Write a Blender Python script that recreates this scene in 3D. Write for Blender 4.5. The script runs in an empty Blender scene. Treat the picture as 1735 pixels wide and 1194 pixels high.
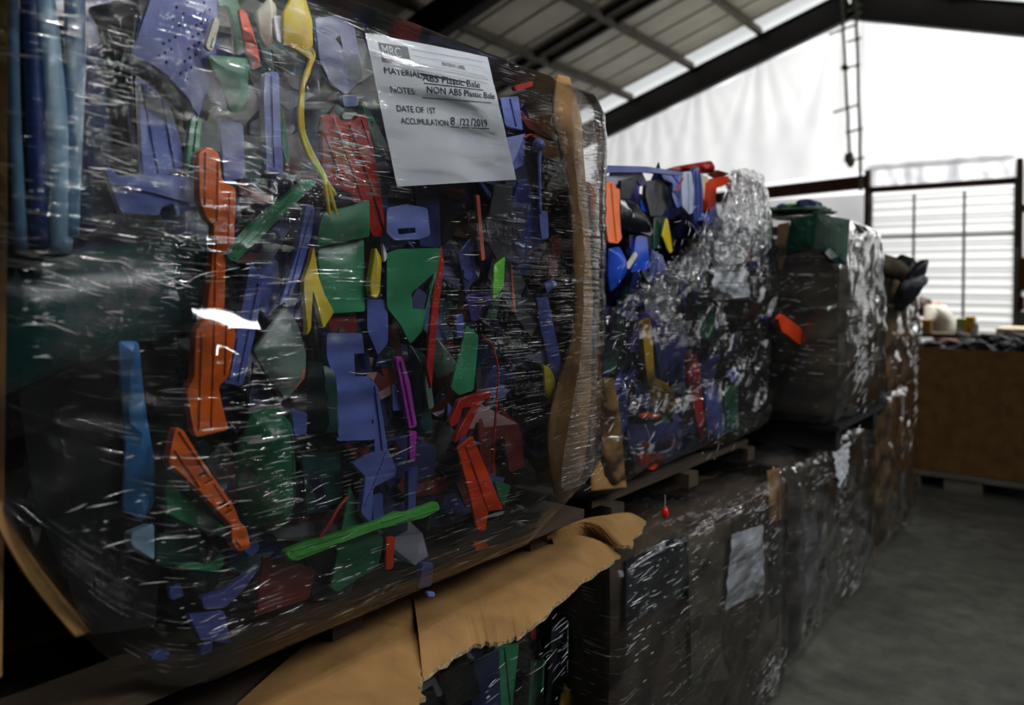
import bpy, bmesh, math, random
from mathutils import Vector, Matrix, noise
from mathutils.geometry import delaunay_2d_cdt
random.seed(11)
SC = bpy.context.scene
COL = SC.collection

# ------------------------------------------------------------------ camera
FPX, YAW, ROLL, HOR = 1300.0, math.radians(37.65), .012, 490.0
CAM = Vector((.82, 0, 1.3))
FW = Vector((-math.sin(YAW), math.cos(YAW), 0)); RT = Vector((math.cos(YAW), math.sin(YAW), 0)); UP = Vector((0, 0, 1))
R2 = RT*math.cos(ROLL) + UP*math.sin(ROLL); U2 = UP*math.cos(ROLL) - RT*math.sin(ROLL)
cd = bpy.data.cameras.new('camera'); cam = bpy.data.objects.new('camera', cd); COL.objects.link(cam)
cam.matrix_world = Matrix(((R2.x, U2.x, -FW.x, CAM.x), (R2.y, U2.y, -FW.y, CAM.y), (R2.z, U2.z, -FW.z, CAM.z), (0, 0, 0, 1)))
cd.sensor_width = 36; cd.lens = 36*FPX/1735; cd.shift_y = -(597-HOR)/1735
cd.clip_start = .02; cd.clip_end = 200
cd.dof.use_dof = True; cd.dof.focus_distance = 1.22; cd.dof.aperture_fstop = 3.4
SC.camera = cam

# ------------------------------------------------------------------ world, lamps, exposure
w = bpy.data.worlds.new('overcast_sky'); SC.world = w; w.use_nodes = True
bg = w.node_tree.nodes['Background']; bg.inputs[0].default_value = (1, 1, 1, 1); bg.inputs[1].default_value = 1.45
SC.view_settings.view_transform = 'Standard'; SC.view_settings.look = 'None'
SC.view_settings.gamma = 1; SC.view_settings.use_curve_mapping = False; SC.view_settings.exposure = 0
SC.cycles.use_denoising = True
SC.cycles.max_bounces = 8; SC.cycles.diffuse_bounces = 3; SC.cycles.glossy_bounces = 3; SC.cycles.transmission_bounces = 4
SC.cycles.transparent_max_bounces = 16; SC.cycles.sample_clamp_indirect = 3; SC.cycles.caustics_reflective = False; SC.cycles.caustics_refractive = False
def area(name, loc, aim, sx, sy, power, col=(1, 1, 1)):
    l = bpy.data.lights.new(name, 'AREA'); l.shape = 'RECTANGLE'; l.size = sx; l.size_y = sy; l.energy = power; l.color = col
    o = bpy.data.objects.new(name, l); COL.objects.link(o); o.location = loc
    o.rotation_euler = (Vector(aim)-Vector(loc)).to_track_quat('-Z', 'Y').to_euler(); return o
for xx in (.72, 1.0): area('aisle_tube_lamp', (xx, .75, 3.3), (xx, .75, 0), .06, 1.2, 12, (1, .99, .95))
for yy, zz in ((2.9, 4.7), (2.9, 5.3), (.2, 5.0), (5.6, 5.0)): area('glint_fill_light', (4.9, yy, zz), (0, .55+yy*.1, 1.3), .03, 2.4, 25, (.95, .98, 1)).data.spread = math.radians(95)  # unseen lights added to put glints on the film and light the fronts
for yy, zz, pw in ((4.05, 4.3, .9),): area('glint_bar_light', (4.9, yy, zz), (0, .51, 1.25), .16, 1.2, pw, (.97, .99, 1)).data.spread = math.radians(20)  # unseen narrow light, added only for a highlight bar on the film
area('worker_fill_light', (-.4, 8.9, 4.2), (-.4, 9.0, 0), .3, 1.2, 34, (1, .98, .95)).data.spread = math.radians(70)  # added fill light that brightens the worker, cartons and heap
area('side_fill_light', (5.0, 9.0, 3.0), (0, 3.5, 1.2), 3, 1.6, 14, (1, 1, 1)).data.spread = math.radians(80)  # added fill from the right; the wall has no opening here
area('low_sun_on_tarp', (2.5, 26, 7), (-.5, 20, 6), 4, 4, 1500, (1, .99, .97))

# ------------------------------------------------------------------ pixel rays
def ray(x, y): return FW + R2*((x-867.5)/FPX) + U2*((HOR-y)/FPX)
def at_x(x, y, X): d = ray(x, y); return CAM + d*((X-CAM.x)/d.x)
def at_y(x, y, Y): d = ray(x, y); return CAM + d*((Y-CAM.y)/d.y)
def at_z(x, y, Z): d = ray(x, y); return CAM + d*((Z-CAM.z)/d.z)
def on_plane(x, y, p0, n): d = ray(x, y); return CAM + d*((p0-CAM).dot(n)/d.dot(n))
def proj(p):
    q = p-CAM; z = q.dot(FW)
    return (867.5+FPX*q.dot(R2)/z, HOR-FPX*q.dot(U2)/z)

# ------------------------------------------------------------------ materials
def lin(c): return tuple(((v/255)/12.92 if v/255 <= .04045 else ((v/255+.055)/1.055)**2.4) for v in c) + (1,)
class NT:
    def __init__(s, name):
        s.m = bpy.data.materials.new(name); s.m.use_nodes = True; s.t = s.m.node_tree; s.t.nodes.clear()
        s.out = s.n('ShaderNodeOutputMaterial')
    def n(s, typ, ins=None, **kw):
        x = s.t.nodes.new(typ)
        for k, v in kw.items(): setattr(x, k, v)
        for k, v in (ins or {}).items():
            if isinstance(v, bpy.types.NodeSocket): s.t.links.new(v, x.inputs[k])
            else: x.inputs[k].default_value = v
        return x
    def math(s, op, a, b=0, clamp=False):
        return s.n('ShaderNodeMath', {0: a, 1: b}, operation=op, use_clamp=clamp).outputs[0]
    def ramp(s, f, p0, p1, c0=(0, 0, 0, 1), c1=(1, 1, 1, 1)):
        r = s.n('ShaderNodeValToRGB', {'Fac': f}); e = r.color_ramp.elements
        e[0].position = p0; e[1].position = p1; e[0].color = c0; e[1].color = c1; return r.outputs[0]
    def done(s, sh): s.t.links.new(sh, s.out.inputs[0]); return s.m
_mc = {}
def plastic(rgb, rough=.38, clear=0, spec=.5):
    k = ('p', rgb, rough, clear)
    if k in _mc: return _mc[k]
    N = NT('plastic'); tc = N.n('ShaderNodeTexCoord').outputs['Object']
    a = N.n('ShaderNodeTexNoise', {'Vector': tc, 'Scale': 30., 'Detail': 5.}).outputs[0]
    b = N.n('ShaderNodeTexNoise', {'Vector': tc, 'Scale': 160., 'Detail': 3.}).outputs[0]
    c = lin(rgb); d = tuple(v*.78 for v in c[:3])+(1,)
    col = N.ramp(a, .3, .7, d, c)
    bp = N.n('ShaderNodeBump', {'Height': b, 'Strength': .12, 'Distance': .002}).outputs[0]
    rg = N.math('ADD', N.math('MULTIPLY', a, .25), rough-.12)
    p = N.n('ShaderNodeBsdfPrincipled', {'Base Color': col, 'Roughness': rg, 'Normal': bp})
    p.inputs['Specular IOR Level'].default_value = spec
    if clear: p.inputs['Transmission Weight'].default_value = clear
    _mc[k] = N.done(p.outputs[0]); return _mc[k]
def surf(name, c0, c1, scale=8., rough=.7, bump=.2, stretch=(1, 1, 1), coord='Object', detail=6., metal=0., lo=.35, hi=.65):
    N = NT(name); tc = N.n('ShaderNodeTexCoord').outputs[coord]
    mp = N.n('ShaderNodeMapping', {'Vector': tc, 'Scale': stretch}).outputs[0]
    a = N.n('ShaderNodeTexNoise', {'Vector': mp, 'Scale': scale, 'Detail': detail}).outputs[0]
    col = N.ramp(a, lo, hi, lin(c0), lin(c1))
    b = N.n('ShaderNodeTexNoise', {'Vector': mp, 'Scale': scale*7, 'Detail': 4.}).outputs[0]
    bp = N.n('ShaderNodeBump', {'Height': b, 'Strength': bump, 'Distance': .004}).outputs[0]
    return N.done(N.n('ShaderNodeBsdfPrincipled', {'Base Color': col, 'Roughness': rough, 'Normal': bp, 'Metallic': metal}).outputs[0])
def film(name, ang=0., crinkle=.3, streak=.5, haze=.012, thick=1.2, seed=0., rough=.05, fs=1.):
    """clear stretch film: fresnel gloss over a clear sheet, fine pulled creases with the white of glints painted in"""
    N = NT(name); uv = N.n('ShaderNodeTexCoord').outputs['UV']
    def nz(rot, sx, sy, det=3., dist=0., off=0.):
        mp = N.n('ShaderNodeMapping', {'Vector': uv, 'Rotation': (0, 0, rot), 'Scale': (sx, sy, 1), 'Location': (off+seed, seed*1.7+off, 0)}).outputs[0]
        return N.n('ShaderNodeTexNoise', {'Vector': mp, 'Scale': 1., 'Detail': det, 'Distortion': dist}).outputs[0]
    A = nz(ang, 9*fs, 330*fs, 2.); B = nz(ang+.2, 7*fs, 110*fs, 2., .3, 3.1); Cc = nz(0, 60*fs, 60*fs, 4., 1.2, 7.7)
    P = N.ramp(nz(.3, 4.5, 7.5, 3., .6, 1.3), .47, .64)
    cr = N.n('ShaderNodeAttribute', attribute_name='crease').outputs['Fac']
    line = N.ramp(A, .605, .65); line2 = N.ramp(B, .645, .69)
    brk = N.ramp(nz(ang, 45, 60, 2., .5, 9.), .44, .56)
    mask = N.math('MULTIPLY', N.math('MULTIPLY', N.math('ADD', line, line2, True), brk), N.math('ADD', N.math('MULTIPLY', P, cr), N.math('SUBTRACT', cr, .95, True), True))  # white glint lines painted into the film along its creases
    h = N.math('ADD', N.math('MULTIPLY', A, .5), N.math('ADD', N.math('MULTIPLY', B, 1.1), N.math('MULTIPLY', Cc, crinkle*2.2)))
    bp = N.n('ShaderNodeBump', {'Height': h, 'Strength': N.math('ADD', N.math('MULTIPLY', cr, .8), .01, True), 'Distance': .0035}).outputs[0]
    fr = N.n('ShaderNodeFresnel', {'IOR': 1.4, 'Normal': bp}).outputs[0]
    fac = N.math('ADD', N.math('MULTIPLY', fr, thick), N.math('MULTIPLY', mask, .5*streak), True)
    gl = N.n('ShaderNodeBsdfGlossy', {'Roughness': rough, 'Normal': bp, 'Color': (1, 1, 1, 1)}).outputs[0]
    tr = N.n('ShaderNodeBsdfTransparent', {'Color': (.96, .965, .97, 1)}).outputs[0]
    df = N.n('ShaderNodeBsdfDiffuse', {'Color': (.85, .87, .9, 1), 'Normal': bp}).outputs[0]
    tl = N.n('ShaderNodeBsdfTranslucent', {'Color': (.85, .87, .9, 1)}).outputs[0]
    hz = N.n('ShaderNodeMixShader', {0: .6, 1: df, 2: tl}).outputs[0]
    hf = N.math('ADD', N.math('MULTIPLY', mask, .55*streak), haze, True)
    base = N.n('ShaderNodeMixShader', {0: hf, 1: tr, 2: hz}).outputs[0]
    return N.done(N.n('ShaderNodeMixShader', {0: fac, 1: base, 2: gl}).outputs[0])
M = {}
M['kraft'] = surf('kraft_cardboard', (128, 94, 50), (152, 114, 64), 14, .8, .15)
M['kraft_dark'] = surf('dark_cardboard', (58, 46, 36), (78, 62, 48), 12, .75, .15)
M['kraft_mid'] = surf('grey_cardboard', (84, 76, 60), (104, 94, 74), 12, .8, .15)
M['kraft_edge'] = surf('cardboard_edge', (120, 96, 62), (205, 176, 126), 160, .9, .5)
M['paper'] = surf('paper', (214, 218, 226), (232, 235, 240), 9, .75, .12)
M['ink'] = plastic((26, 28, 34), .6)
M['pen'] = plastic((40, 44, 62), .6)
M['inkgrey'] = surf('grey_print', (96, 100, 106), (150, 154, 160), 900, .8, 0)
M['concrete'] = None
M['steel_dark'] = surf('dark_red_steel', (24, 19, 20), (34, 27, 27), 5, .6, .1)
M['purlin'] = surf('painted_purlin', (92, 84, 70), (112, 102, 86), 3, .6, .1)
M['roof'] = surf('roof_sheet', (214, 208, 190), (232, 226, 208), 1.2, .6, .05)
M['white_wood'] = surf('weathered_wood', (120, 114, 104), (160, 152, 138), 6, .8, .3, (1, 8, 8))
M['wood'] = surf('pallet_wood', (52, 41, 28), (74, 59, 40), 5, .8, .3, (8, 1, 8))
M['skin'] = surf('skin', (178, 128, 104), (196, 146, 120), 12, .6, .05)
M['hair'] = surf('hair', (58, 40, 30), (84, 60, 44), 40, .6, .3)
M['shirt'] = surf('shirt_cloth', (226, 222, 210), (240, 236, 226), 10, .85, .2)
M['pants'] = surf('dark_trousers', (44, 46, 52), (60, 62, 68), 10, .85, .2)
M['film'] = film('stretch_film', -.03, .10, 1.3, .006, .95, 0)
M['film_b'] = film('crinkled_film', .5, .30, .6, .022, 1.2, 4.3, fs=.6)
M['film_c'] = film('slanted_film', .42, .12, 1.0, .007, 1.0, 8.1, fs=.7)
M['film_d'] = film('slanted_film', .55, .14, 1.0, .06, 2.0, 15.2, fs=.4)
M['film_e'] = film('corner_film', -.25, .25, .8, .05, 1.6, 33., rough=.16)
M['film_s'] = film('smooth_film', 0, .0, .0, .004, 1.3, 40., rough=.03)
M['film_w'] = film('white_film', .75, .5, .9, .45, 1.8, 27., fs=.6)
M['film_n'] = film('bunched_film', .75, .6, .9, .22, 1.7, 21., fs=.6)

# ------------------------------------------------------------------ object helpers
def link(name, me, mat=None, parent=None):
    o = bpy.data.objects.new(name, me); COL.objects.link(o)
    for m in (mat if isinstance(mat, (list, tuple)) else [mat]):
        if m: me.materials.append(m)
    if parent: o.parent = parent; o.matrix_parent_inverse = Matrix.Translation(parent.location).inverted() if parent.parent is None else Matrix()
    return o
def tag(o, label=None, cat=None, group=None, kind=None):
    for k, v in (('label', label), ('category', cat), ('group', group), ('kind', kind)):
        if v: o[k] = v
    return o
def empty(name, loc): o = bpy.data.objects.new(name, None); COL.objects.link(o); o.location = loc; o.empty_display_size = .1; return o
def obj(name, bm, mat, parent=None, smooth=False, uvl=None):
    me = bpy.data.meshes.new(name); bmesh.ops.recalc_face_normals(bm, faces=bm.faces) if not uvl else None
    bm.to_mesh(me); bm.free()
    if smooth:
        for p in me.polygons: p.use_smooth = True
    return link(name, me, mat, parent)
def box(bm, c, s, rot=None):
    m = Matrix.Translation(Vector(c)) @ (rot.to_4x4() if rot else Matrix()) @ Matrix.Diagonal((*s, 1))
    return bmesh.ops.create_cube(bm, size=1, matrix=m)['verts']
def bar(bm, a, b, w, h, upv=(0, 0, 1)):
    a, b = Vector(a), Vector(b); d = (b-a); L = d.length; d.normalize()
    s = d.cross(Vector(upv)).normalized(); u = s.cross(d)
    rot = Matrix((d, s, u)).transposed(); box(bm, (a+b)/2, (L, w, h), rot)
def tube(bm, pts, r, n=8, close=True):
    pts = [Vector(p) for p in pts]; rs = r if isinstance(r, list) else [r]*len(pts); rings = []
    for i, p in enumerate(pts):
        d = (pts[min(i+1, len(pts)-1)]-pts[max(i-1, 0)]).normalized()
        s = d.cross(Vector((.3, .1, 1))).normalized(); u = s.cross(d)
        rings.append([bm.verts.new(p+(s*math.cos(2*math.pi*k/n)+u*math.sin(2*math.pi*k/n))*rs[i]) for k in range(n)])
    for a, b in zip(rings, rings[1:]):
        for k in range(n): bm.faces.new((a[k], a[(k+1) % n], b[(k+1) % n], b[k]))
    if close: bm.faces.new(rings[0][::-1]); bm.faces.new(rings[-1])
def smooth_line(pts, n=6):
    pts = [Vector(p) for p in pts]; out = []
    for i in range(len(pts)-1):
        p0, p1, p2, p3 = pts[max(i-1, 0)], pts[i], pts[i+1], pts[min(i+2, len(pts)-1)]
        for k in range(n):
            t = k/n
            out.append(.5*((2*p1)+(p2-p0)*t+(2*p0-5*p1+4*p2-p3)*t*t+(3*p1-p0-3*p2+p3)*t**3))
    return out+[pts[-1]]
def bevel(o, w=.0012, seg=2, ang=35):
    m = o.modifiers.new('bevel', 'BEVEL'); m.width = w; m.segments = seg; m.limit_method = 'ANGLE'; m.angle_limit = math.radians(ang); return o
def inside(p, poly):
    x, y = p[0], p[1]; c = False; n = len(poly)
    for i in range(n):
        x1, y1 = poly[i][0], poly[i][1]; x2, y2 = poly[i-1][0], poly[i-1][1]
        if (y1 > y) != (y2 > y) and x < (x2-x1)*(y-y1)/(y2-y1)+x1: c = not c
    return c
def edge_dist(p, poly):
    b = 1e9
    for i in range(len(poly)):
        a, c = Vector(poly[i]), Vector(poly[i-1]); d = c-a; t = max(0, min(1, (Vector(p)-a).dot(d)/max(d.length_squared, 1e-12)))
        b = min(b, (Vector(p)-(a+d*t)).length)
    return b
def chaikin(poly, n=1, k=.22):
    for _ in range(n):
        q = []
        for i in range(len(poly)):
            a, b = Vector(poly[i]), Vector(poly[(i+1) % len(poly)]); q += [a.lerp(b, k), a.lerp(b, 1-k)]
        poly = q
    return poly
def soften(poly, r=.0028):
    q = []
    for i in range(len(poly)):
        p = Vector(poly[i]); a = Vector(poly[i-1])-p; b = Vector(poly[(i+1) % len(poly)])-p
        q += [p+a.normalized()*min(r, a.length*.3), p+b.normalized()*min(r, b.length*.3)]
    return q
def dense(poly, step):
    q = []
    for i in range(len(poly)):
        a, b = Vector(poly[i]), Vector(poly[(i+1) % len(poly)]); n = max(1, int((b-a).length/step))
        q += [a.lerp(b, k/n) for k in range(n)]
    return q
PLN = Vector((1, 0, 0))
def plate_mesh(bm, poly2, holes, frame, th, dome=0, warp=0, step=.013, ribs=0, seed=0., flange=0):
    """a moulded plate: outline poly2 (metres in the frame's a/b axes), thickness th, domed or buckled, with raised ribs"""
    o, A, B, Nn = frame
    poly2 = dense(poly2, step*1.4); holes = [dense(h, step) for h in holes]
    pts = [Vector(p) for p in poly2]; edges = [(i, (i+1) % len(pts)) for i in range(len(pts))]
    for h in holes:
        k = len(pts); pts += [Vector(p) for p in h]; edges += [(k+i, k+(i+1) % len(h)) for i in range(len(h))]
    xs = [p.x for p in poly2]; ys = [p.y for p in poly2]
    st = max(step, math.sqrt((max(xs)-min(xs))*(max(ys)-min(ys))/900+1e-9))
    y = min(ys); rr = random.Random(int(seed*1000))
    while y < max(ys):
        x = min(xs)
        while x < max(xs):
            p = Vector((x+rr.uniform(-.2, .2)*st, y+rr.uniform(-.2, .2)*st))
            if inside(p, poly2) and edge_dist(p, poly2) > st*.35 and not any(inside(p, h) or edge_dist(p, h) < st*.3 for h in holes): pts.append(p)
            x += st
        y += st
    V, E_, Fc, *_ = delaunay_2d_cdt(pts, edges, [], 0, 1e-7)
    R = max(1e-6, max(edge_dist(p, poly2) for p in pts))
    def hgt(p):
        z = 0
        if dome: t = min(1, edge_dist(p, poly2)/R); z += dome*(1-(1-t)**2)
        if warp: z += warp*(noise.noise(Vector((p.x*9+seed, p.y*9, seed)))+.5*abs(noise.noise(Vector((p.x*22, p.y*22+seed, 3)))))
        return z
    fr_ = []; bk = []
    for p in V:
        h = hgt(p); fr_.append(bm.verts.new(o+A*p.x+B*p.y+Nn*h)); bk.append(bm.verts.new(o+A*p.x+B*p.y+Nn*(h-th)))
    cnt = {}
    for f in Fc:
        c = sum((V[i] for i in f), Vector((0, 0)))/3
        if not inside(c, poly2) or any(inside(c, h) for h in holes): continue
        bm.faces.new([fr_[i] for i in f]); bm.faces.new([bk[i] for i in reversed(f)])
        for k in range(3):
            e = (f[k], f[(k+1) % 3]); cnt[e] = cnt.get(e, 0)+1
    for (a, b) in list(cnt):
        if (b, a) not in cnt: bm.faces.new((fr_[b], fr_[a], bk[a], bk[b]))
    if ribs:
        cx = sum(xs)/len(xs); cy = sum(ys)/len(ys)
        sxx = sum((p.x-cx)**2 for p in poly2); syy = sum((p.y-cy)**2 for p in poly2); sxy = sum((p.x-cx)*(p.y-cy) for p in poly2)
        th0 = .5*math.atan2(2*sxy, sxx-syy); d = Vector((math.cos(th0), math.sin(th0))); e = Vector((-d.y, d.x))
        we = max(abs((p-Vector((cx, cy))).dot(e)) for p in poly2); le = max(abs((p-Vector((cx, cy))).dot(d)) for p in poly2)
        for k in range(ribs):
            off = (k+.5)/ribs*2-1; run = []
            for i in range(41):
                p = Vector((cx, cy))+e*off*we*.75+d*le*(i/20-1)
                ok = inside(p, poly2) and edge_dist(p, poly2) > .003 and not any(inside(p, h) for h in holes)
                if ok: run.append(p)
                if (not ok or i == 40) and len(run) > 3:
                    for p0, p1 in zip(run[::3], run[3::3]+([run[-1]] if (len(run)-1) % 3 else [])):
                        if (p1-p0).length > 1e-4:
                            bar(bm, o+A*p0.x+B*p0.y+Nn*(hgt(p0)+.0005), o+A*p1.x+B*p1.y+Nn*(hgt(p1)+.0005), .0022, .005, Nn)
                    run = []
                elif not ok: run = []
def traced(poly, X, tilt=(0, 0)):
    """frame of a plate standing in the bale about X, turned by tilt about the vertical and the row axis, with the outline laid onto it"""
    c = at_x(sum(p[0] for p in poly)/len(poly), sum(p[1] for p in poly)/len(poly), X)
    n = Vector((1, tilt[0], tilt[1])).normalized()
    A = Vector((0, 0, 1)).cross(n).normalized(); B = n.cross(A)
    return (c, A, B, n)
def to2(poly, fr):
    q = []
    for p in poly:
        v = on_plane(p[0], p[1], fr[0], fr[3])-fr[0]; q.append(Vector((v.dot(fr[1]), v.dot(fr[2]))))
    return q
COLR = dict(blue=(94, 110, 184), blue2=(72, 86, 154), indigo=(48, 56, 108), navy=(28, 38, 76), royal=(28, 76, 196), sky=(70, 140, 205), pale=(150, 188, 214), mist=(96, 136, 172), deep=(24, 52, 110),
  green=(48, 134, 90), green2=(36, 104, 72), dgreen=(24, 66, 52), lime=(92, 196, 84), brightgreen=(96, 200, 30), teal=(22, 62, 62), greygreen=(92, 116, 106),
  orange=(240, 108, 18), redorange=(228, 66, 18), red=(164, 30, 22), dred=(96, 28, 24), yellow=(214, 190, 20), ochre=(176, 140, 40), magenta=(176, 60, 176), salmon=(206, 96, 76),
  black=(18, 20, 24), char=(38, 42, 50), white=(214, 216, 214), cream=(206, 200, 176), grey=(120, 124, 132), purple=(70, 56, 130), cloud=(176, 186, 214))
def piece(name, label, cat, col, poly, d=.03, X0=0., th=.005, tilt=None, dome=0, holes=(), ribs=0, warp=.003, rnd=1, rough=.36, group=None, parent=None, mat=None):
    s = random.uniform(0, 50)
    if tilt is None: tilt = (random.uniform(-.12, .12), random.uniform(-.12, .12))
    fr = traced(poly, X0-d, tilt); p2 = to2(poly, fr)
    if rnd == 1: p2 = soften(p2)
    elif rnd: p2 = chaikin(p2, rnd-1, .2)
    bm = bmesh.new(); plate_mesh(bm, p2, [to2(h, fr) for h in holes], fr, th, dome, warp, .013, ribs, s)
    bmesh.ops.translate(bm, verts=bm.verts, vec=-fr[0])
    me = bpy.data.meshes.new(name); bmesh.ops.recalc_face_normals(bm, faces=bm.faces); bm.to_mesh(me); bm.free(); me.shade_smooth(); me.set_sharp_from_angle(angle=math.radians(32))
    o = bpy.data.objects.new(name, me); COL.objects.link(o); o.location = fr[0]
    me.materials.append(mat or plastic(COLR[col], rough)); bevel(o)
    if parent: o.parent = parent; o.location = fr[0]-parent.location
    else: tag(o, label, cat, group)
    return o
def cord(name, label, cat, col, px, d, r, X0=0., parent=None, n=6):
    pts = smooth_line([at_x(p[0], p[1], X0-(p[2] if len(p) > 2 else d)) for p in px], 6)
    bm = bmesh.new(); tube(bm, pts, r, n); c = pts[len(pts)//2]; bmesh.ops.translate(bm, verts=bm.verts, vec=-c)
    o = obj(name, bm, plastic(COLR[col], .35), None, True); o.location = c
    if parent: o.parent = parent; o.location = c-parent.location
    else: tag(o, label, cat)
    return o

# ------------------------------------------------------------------ building shell
def quad(name, pts, mat, kind='structure', th=.06, nrm=None):
    bm = bmesh.new(); v = [bm.verts.new(p) for p in pts]; f = bm.faces.new(v); f.normal_update()
    if th:
        r = bmesh.ops.extrude_face_region(bm, geom=[f]); n = f.normal if nrm is None else Vector(nrm)
        bmesh.ops.translate(bm, verts=[g for g in r['geom'] if isinstance(g, bmesh.types.BMVert)], vec=n*th)
    o = obj(name, bm, mat); o['kind'] = kind; return o
def mk_concrete():
    N = NT('concrete'); tc = N.n('ShaderNodeTexCoord').outputs['Object']
    a = N.n('ShaderNodeTexNoise', {'Vector': tc, 'Scale': 1.6, 'Detail': 8., 'Roughness': .65}).outputs[0]
    b = N.n('ShaderNodeTexNoise', {'Vector': tc, 'Scale': 9., 'Detail': 8., 'Roughness': .7}).outputs[0]
    c1 = N.ramp(a, .35, .68, lin((92, 92, 84)), lin((128, 128, 118)))
    c2 = N.ramp(b, .3, .62, lin((150, 148, 140)), (1, 1, 1, 1))
    col = N.n('ShaderNodeMix', {0: .8, 6: c1, 7: c2}, data_type='RGBA', blend_type='MULTIPLY').outputs[2]
    bp = N.n('ShaderNodeBump', {'Height': b, 'Strength': .25, 'Distance': .006}).outputs[0]
    rg = N.ramp(a, .3, .7, (.42, .42, .42, 1), (.7, .7, .7, 1))
    return N.done(N.n('ShaderNodeBsdfPrincipled', {'Base Color': col, 'Roughness': rg, 'Normal': bp}).outputs[0])
XR, ZR, SL, XL, XE, YB, YF = -4.2, 8.95, .31, -13.5, 5.1, -6.0, 20.3
def rz(x): return ZR - SL*abs(x-XR)
quad('floor', [(XL, YB, 0), (XE, YB, 0), (XE, YF+1, 0), (XL, YF+1, 0)], mk_concrete(), th=.1, nrm=(0, 0, -1))
wallm = surf('wall_sheet', (128, 128, 122), (150, 150, 144), 1.5, .7, .1)
quad('wall_left', [(XL, YB, 0), (XL, YF, 0), (XL, YF, rz(XL)), (XL, YB, rz(XL))], wallm, nrm=(-1, 0, 0))
quad('wall_right', [(XE, YB, 0), (XE, YF, 0), (XE, YF, rz(XE)), (XE, YB, rz(XE))], wallm, nrm=(1, 0, 0))
quad('wall_near', [(XL, YB, 0), (XE, YB, 0), (XE, YB, rz(XE)), (XR, YB, ZR), (XL, YB, rz(XL))], wallm, nrm=(0, -1, 0))
# roof sheets with standing seams; the last strip before the gable is clear sheet, open between the purlins
bm = bmesh.new()
YS = 19.35
def slope_quad(bm, xa, xb, ya, yb, dz=0, th=.03):
    za, zb = rz(xa)+dz, rz(xb)+dz
    v = [bm.verts.new(p) for p in ((xa, ya, za), (xb, ya, zb), (xb, yb, zb), (xa, yb, za), (xa, ya, za+th), (xb, ya, zb+th), (xb, yb, zb+th), (xa, yb, za+th))]
    for f in ((3, 2, 1, 0), (4, 5, 6, 7), (0, 1, 5, 4), (2, 3, 7, 6), (1, 2, 6, 5), (3, 0, 4, 7)): bm.faces.new([v[i] for i in f])
for xa, xb in ((XL-.2, XR), (XR, XE+.2)):
    slope_quad(bm, xa, xb, YB, YS)
    y = YB+.4
    while y < YS:
        slope_quad(bm, xa, xb, y, y+.035, -.035, .035); y += .92
o = obj('ceiling', bm, M['roof']); o['kind'] = 'structure'
N = NT('clear_roof_sheet')
tl = N.n('ShaderNodeBsdfTranslucent', {'Color': (.9, .92, .92, 1)}).outputs[0]; df = N.n('ShaderNodeBsdfDiffuse', {'Color': (.7, .7, .7, 1)}).outputs[0]
skym = N.done(N.n('ShaderNodeMixShader', {0: .3, 1: tl, 2: df}).outputs[0])
PUR = [-12.1, -10.2, -8.3, -6.4, -4.5, -3.9, -2.0, -.1, 1.8, 3.7]
k = 1
for xa, xb in ((XL-.2, XR), (XR, XE+.2)):
    bm = bmesh.new(); slope_quad(bm, xa, xb, YS, YF+.6); o = obj('window_%d' % k, bm, skym); o['kind'] = 'structure'; k += 1
tn = [1]
def trim(bm, mat):
    o = obj('trim_%d' % tn[0], bm, mat); o['kind'] = 'structure'; tn[0] += 1; return o
for x in PUR:
    bm = bmesh.new(); z = rz(x)-.13
    bar(bm, (x, YB, z), (x, 19.95, z), .09, .2); bar(bm, (x+.06, YB, z-.09), (x+.06, 19.95, z-.09), .07, .02); trim(bm, M['purlin'])
def rafter(y, depth, off, mat, wd=.2):
    for s, xe in ((-1, XL), (1, XE)):
        bm = bmesh.new(); dz = -off-depth/2
        bar(bm, (XR, y, ZR+dz), (xe, y, rz(xe)+dz), wd*.2, depth, (0, 0, 1))
        for q in (-1, 1): bar(bm, (XR, y, ZR+dz+q*depth/2), (xe, y, rz(xe)+dz+q*depth/2), wd, .02, (0, 0, 1))
        trim(bm, mat)
rafter(20.0, .72, .18, M['steel_dark'])
rafter(11.2, .7, .22, M['steel_dark'], .3)
rafter(2.4, .7, .22, M['steel_dark'], .3)
for yy in (15.1, 15.65):
    for s, xe in ((-1, XL), (1, XE)):
        bm = bmesh.new(); bar(bm, (XR, yy, ZR-.1), (xe, yy, rz(xe)-.1), .1, .14); trim(bm, M['steel_dark'])
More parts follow.
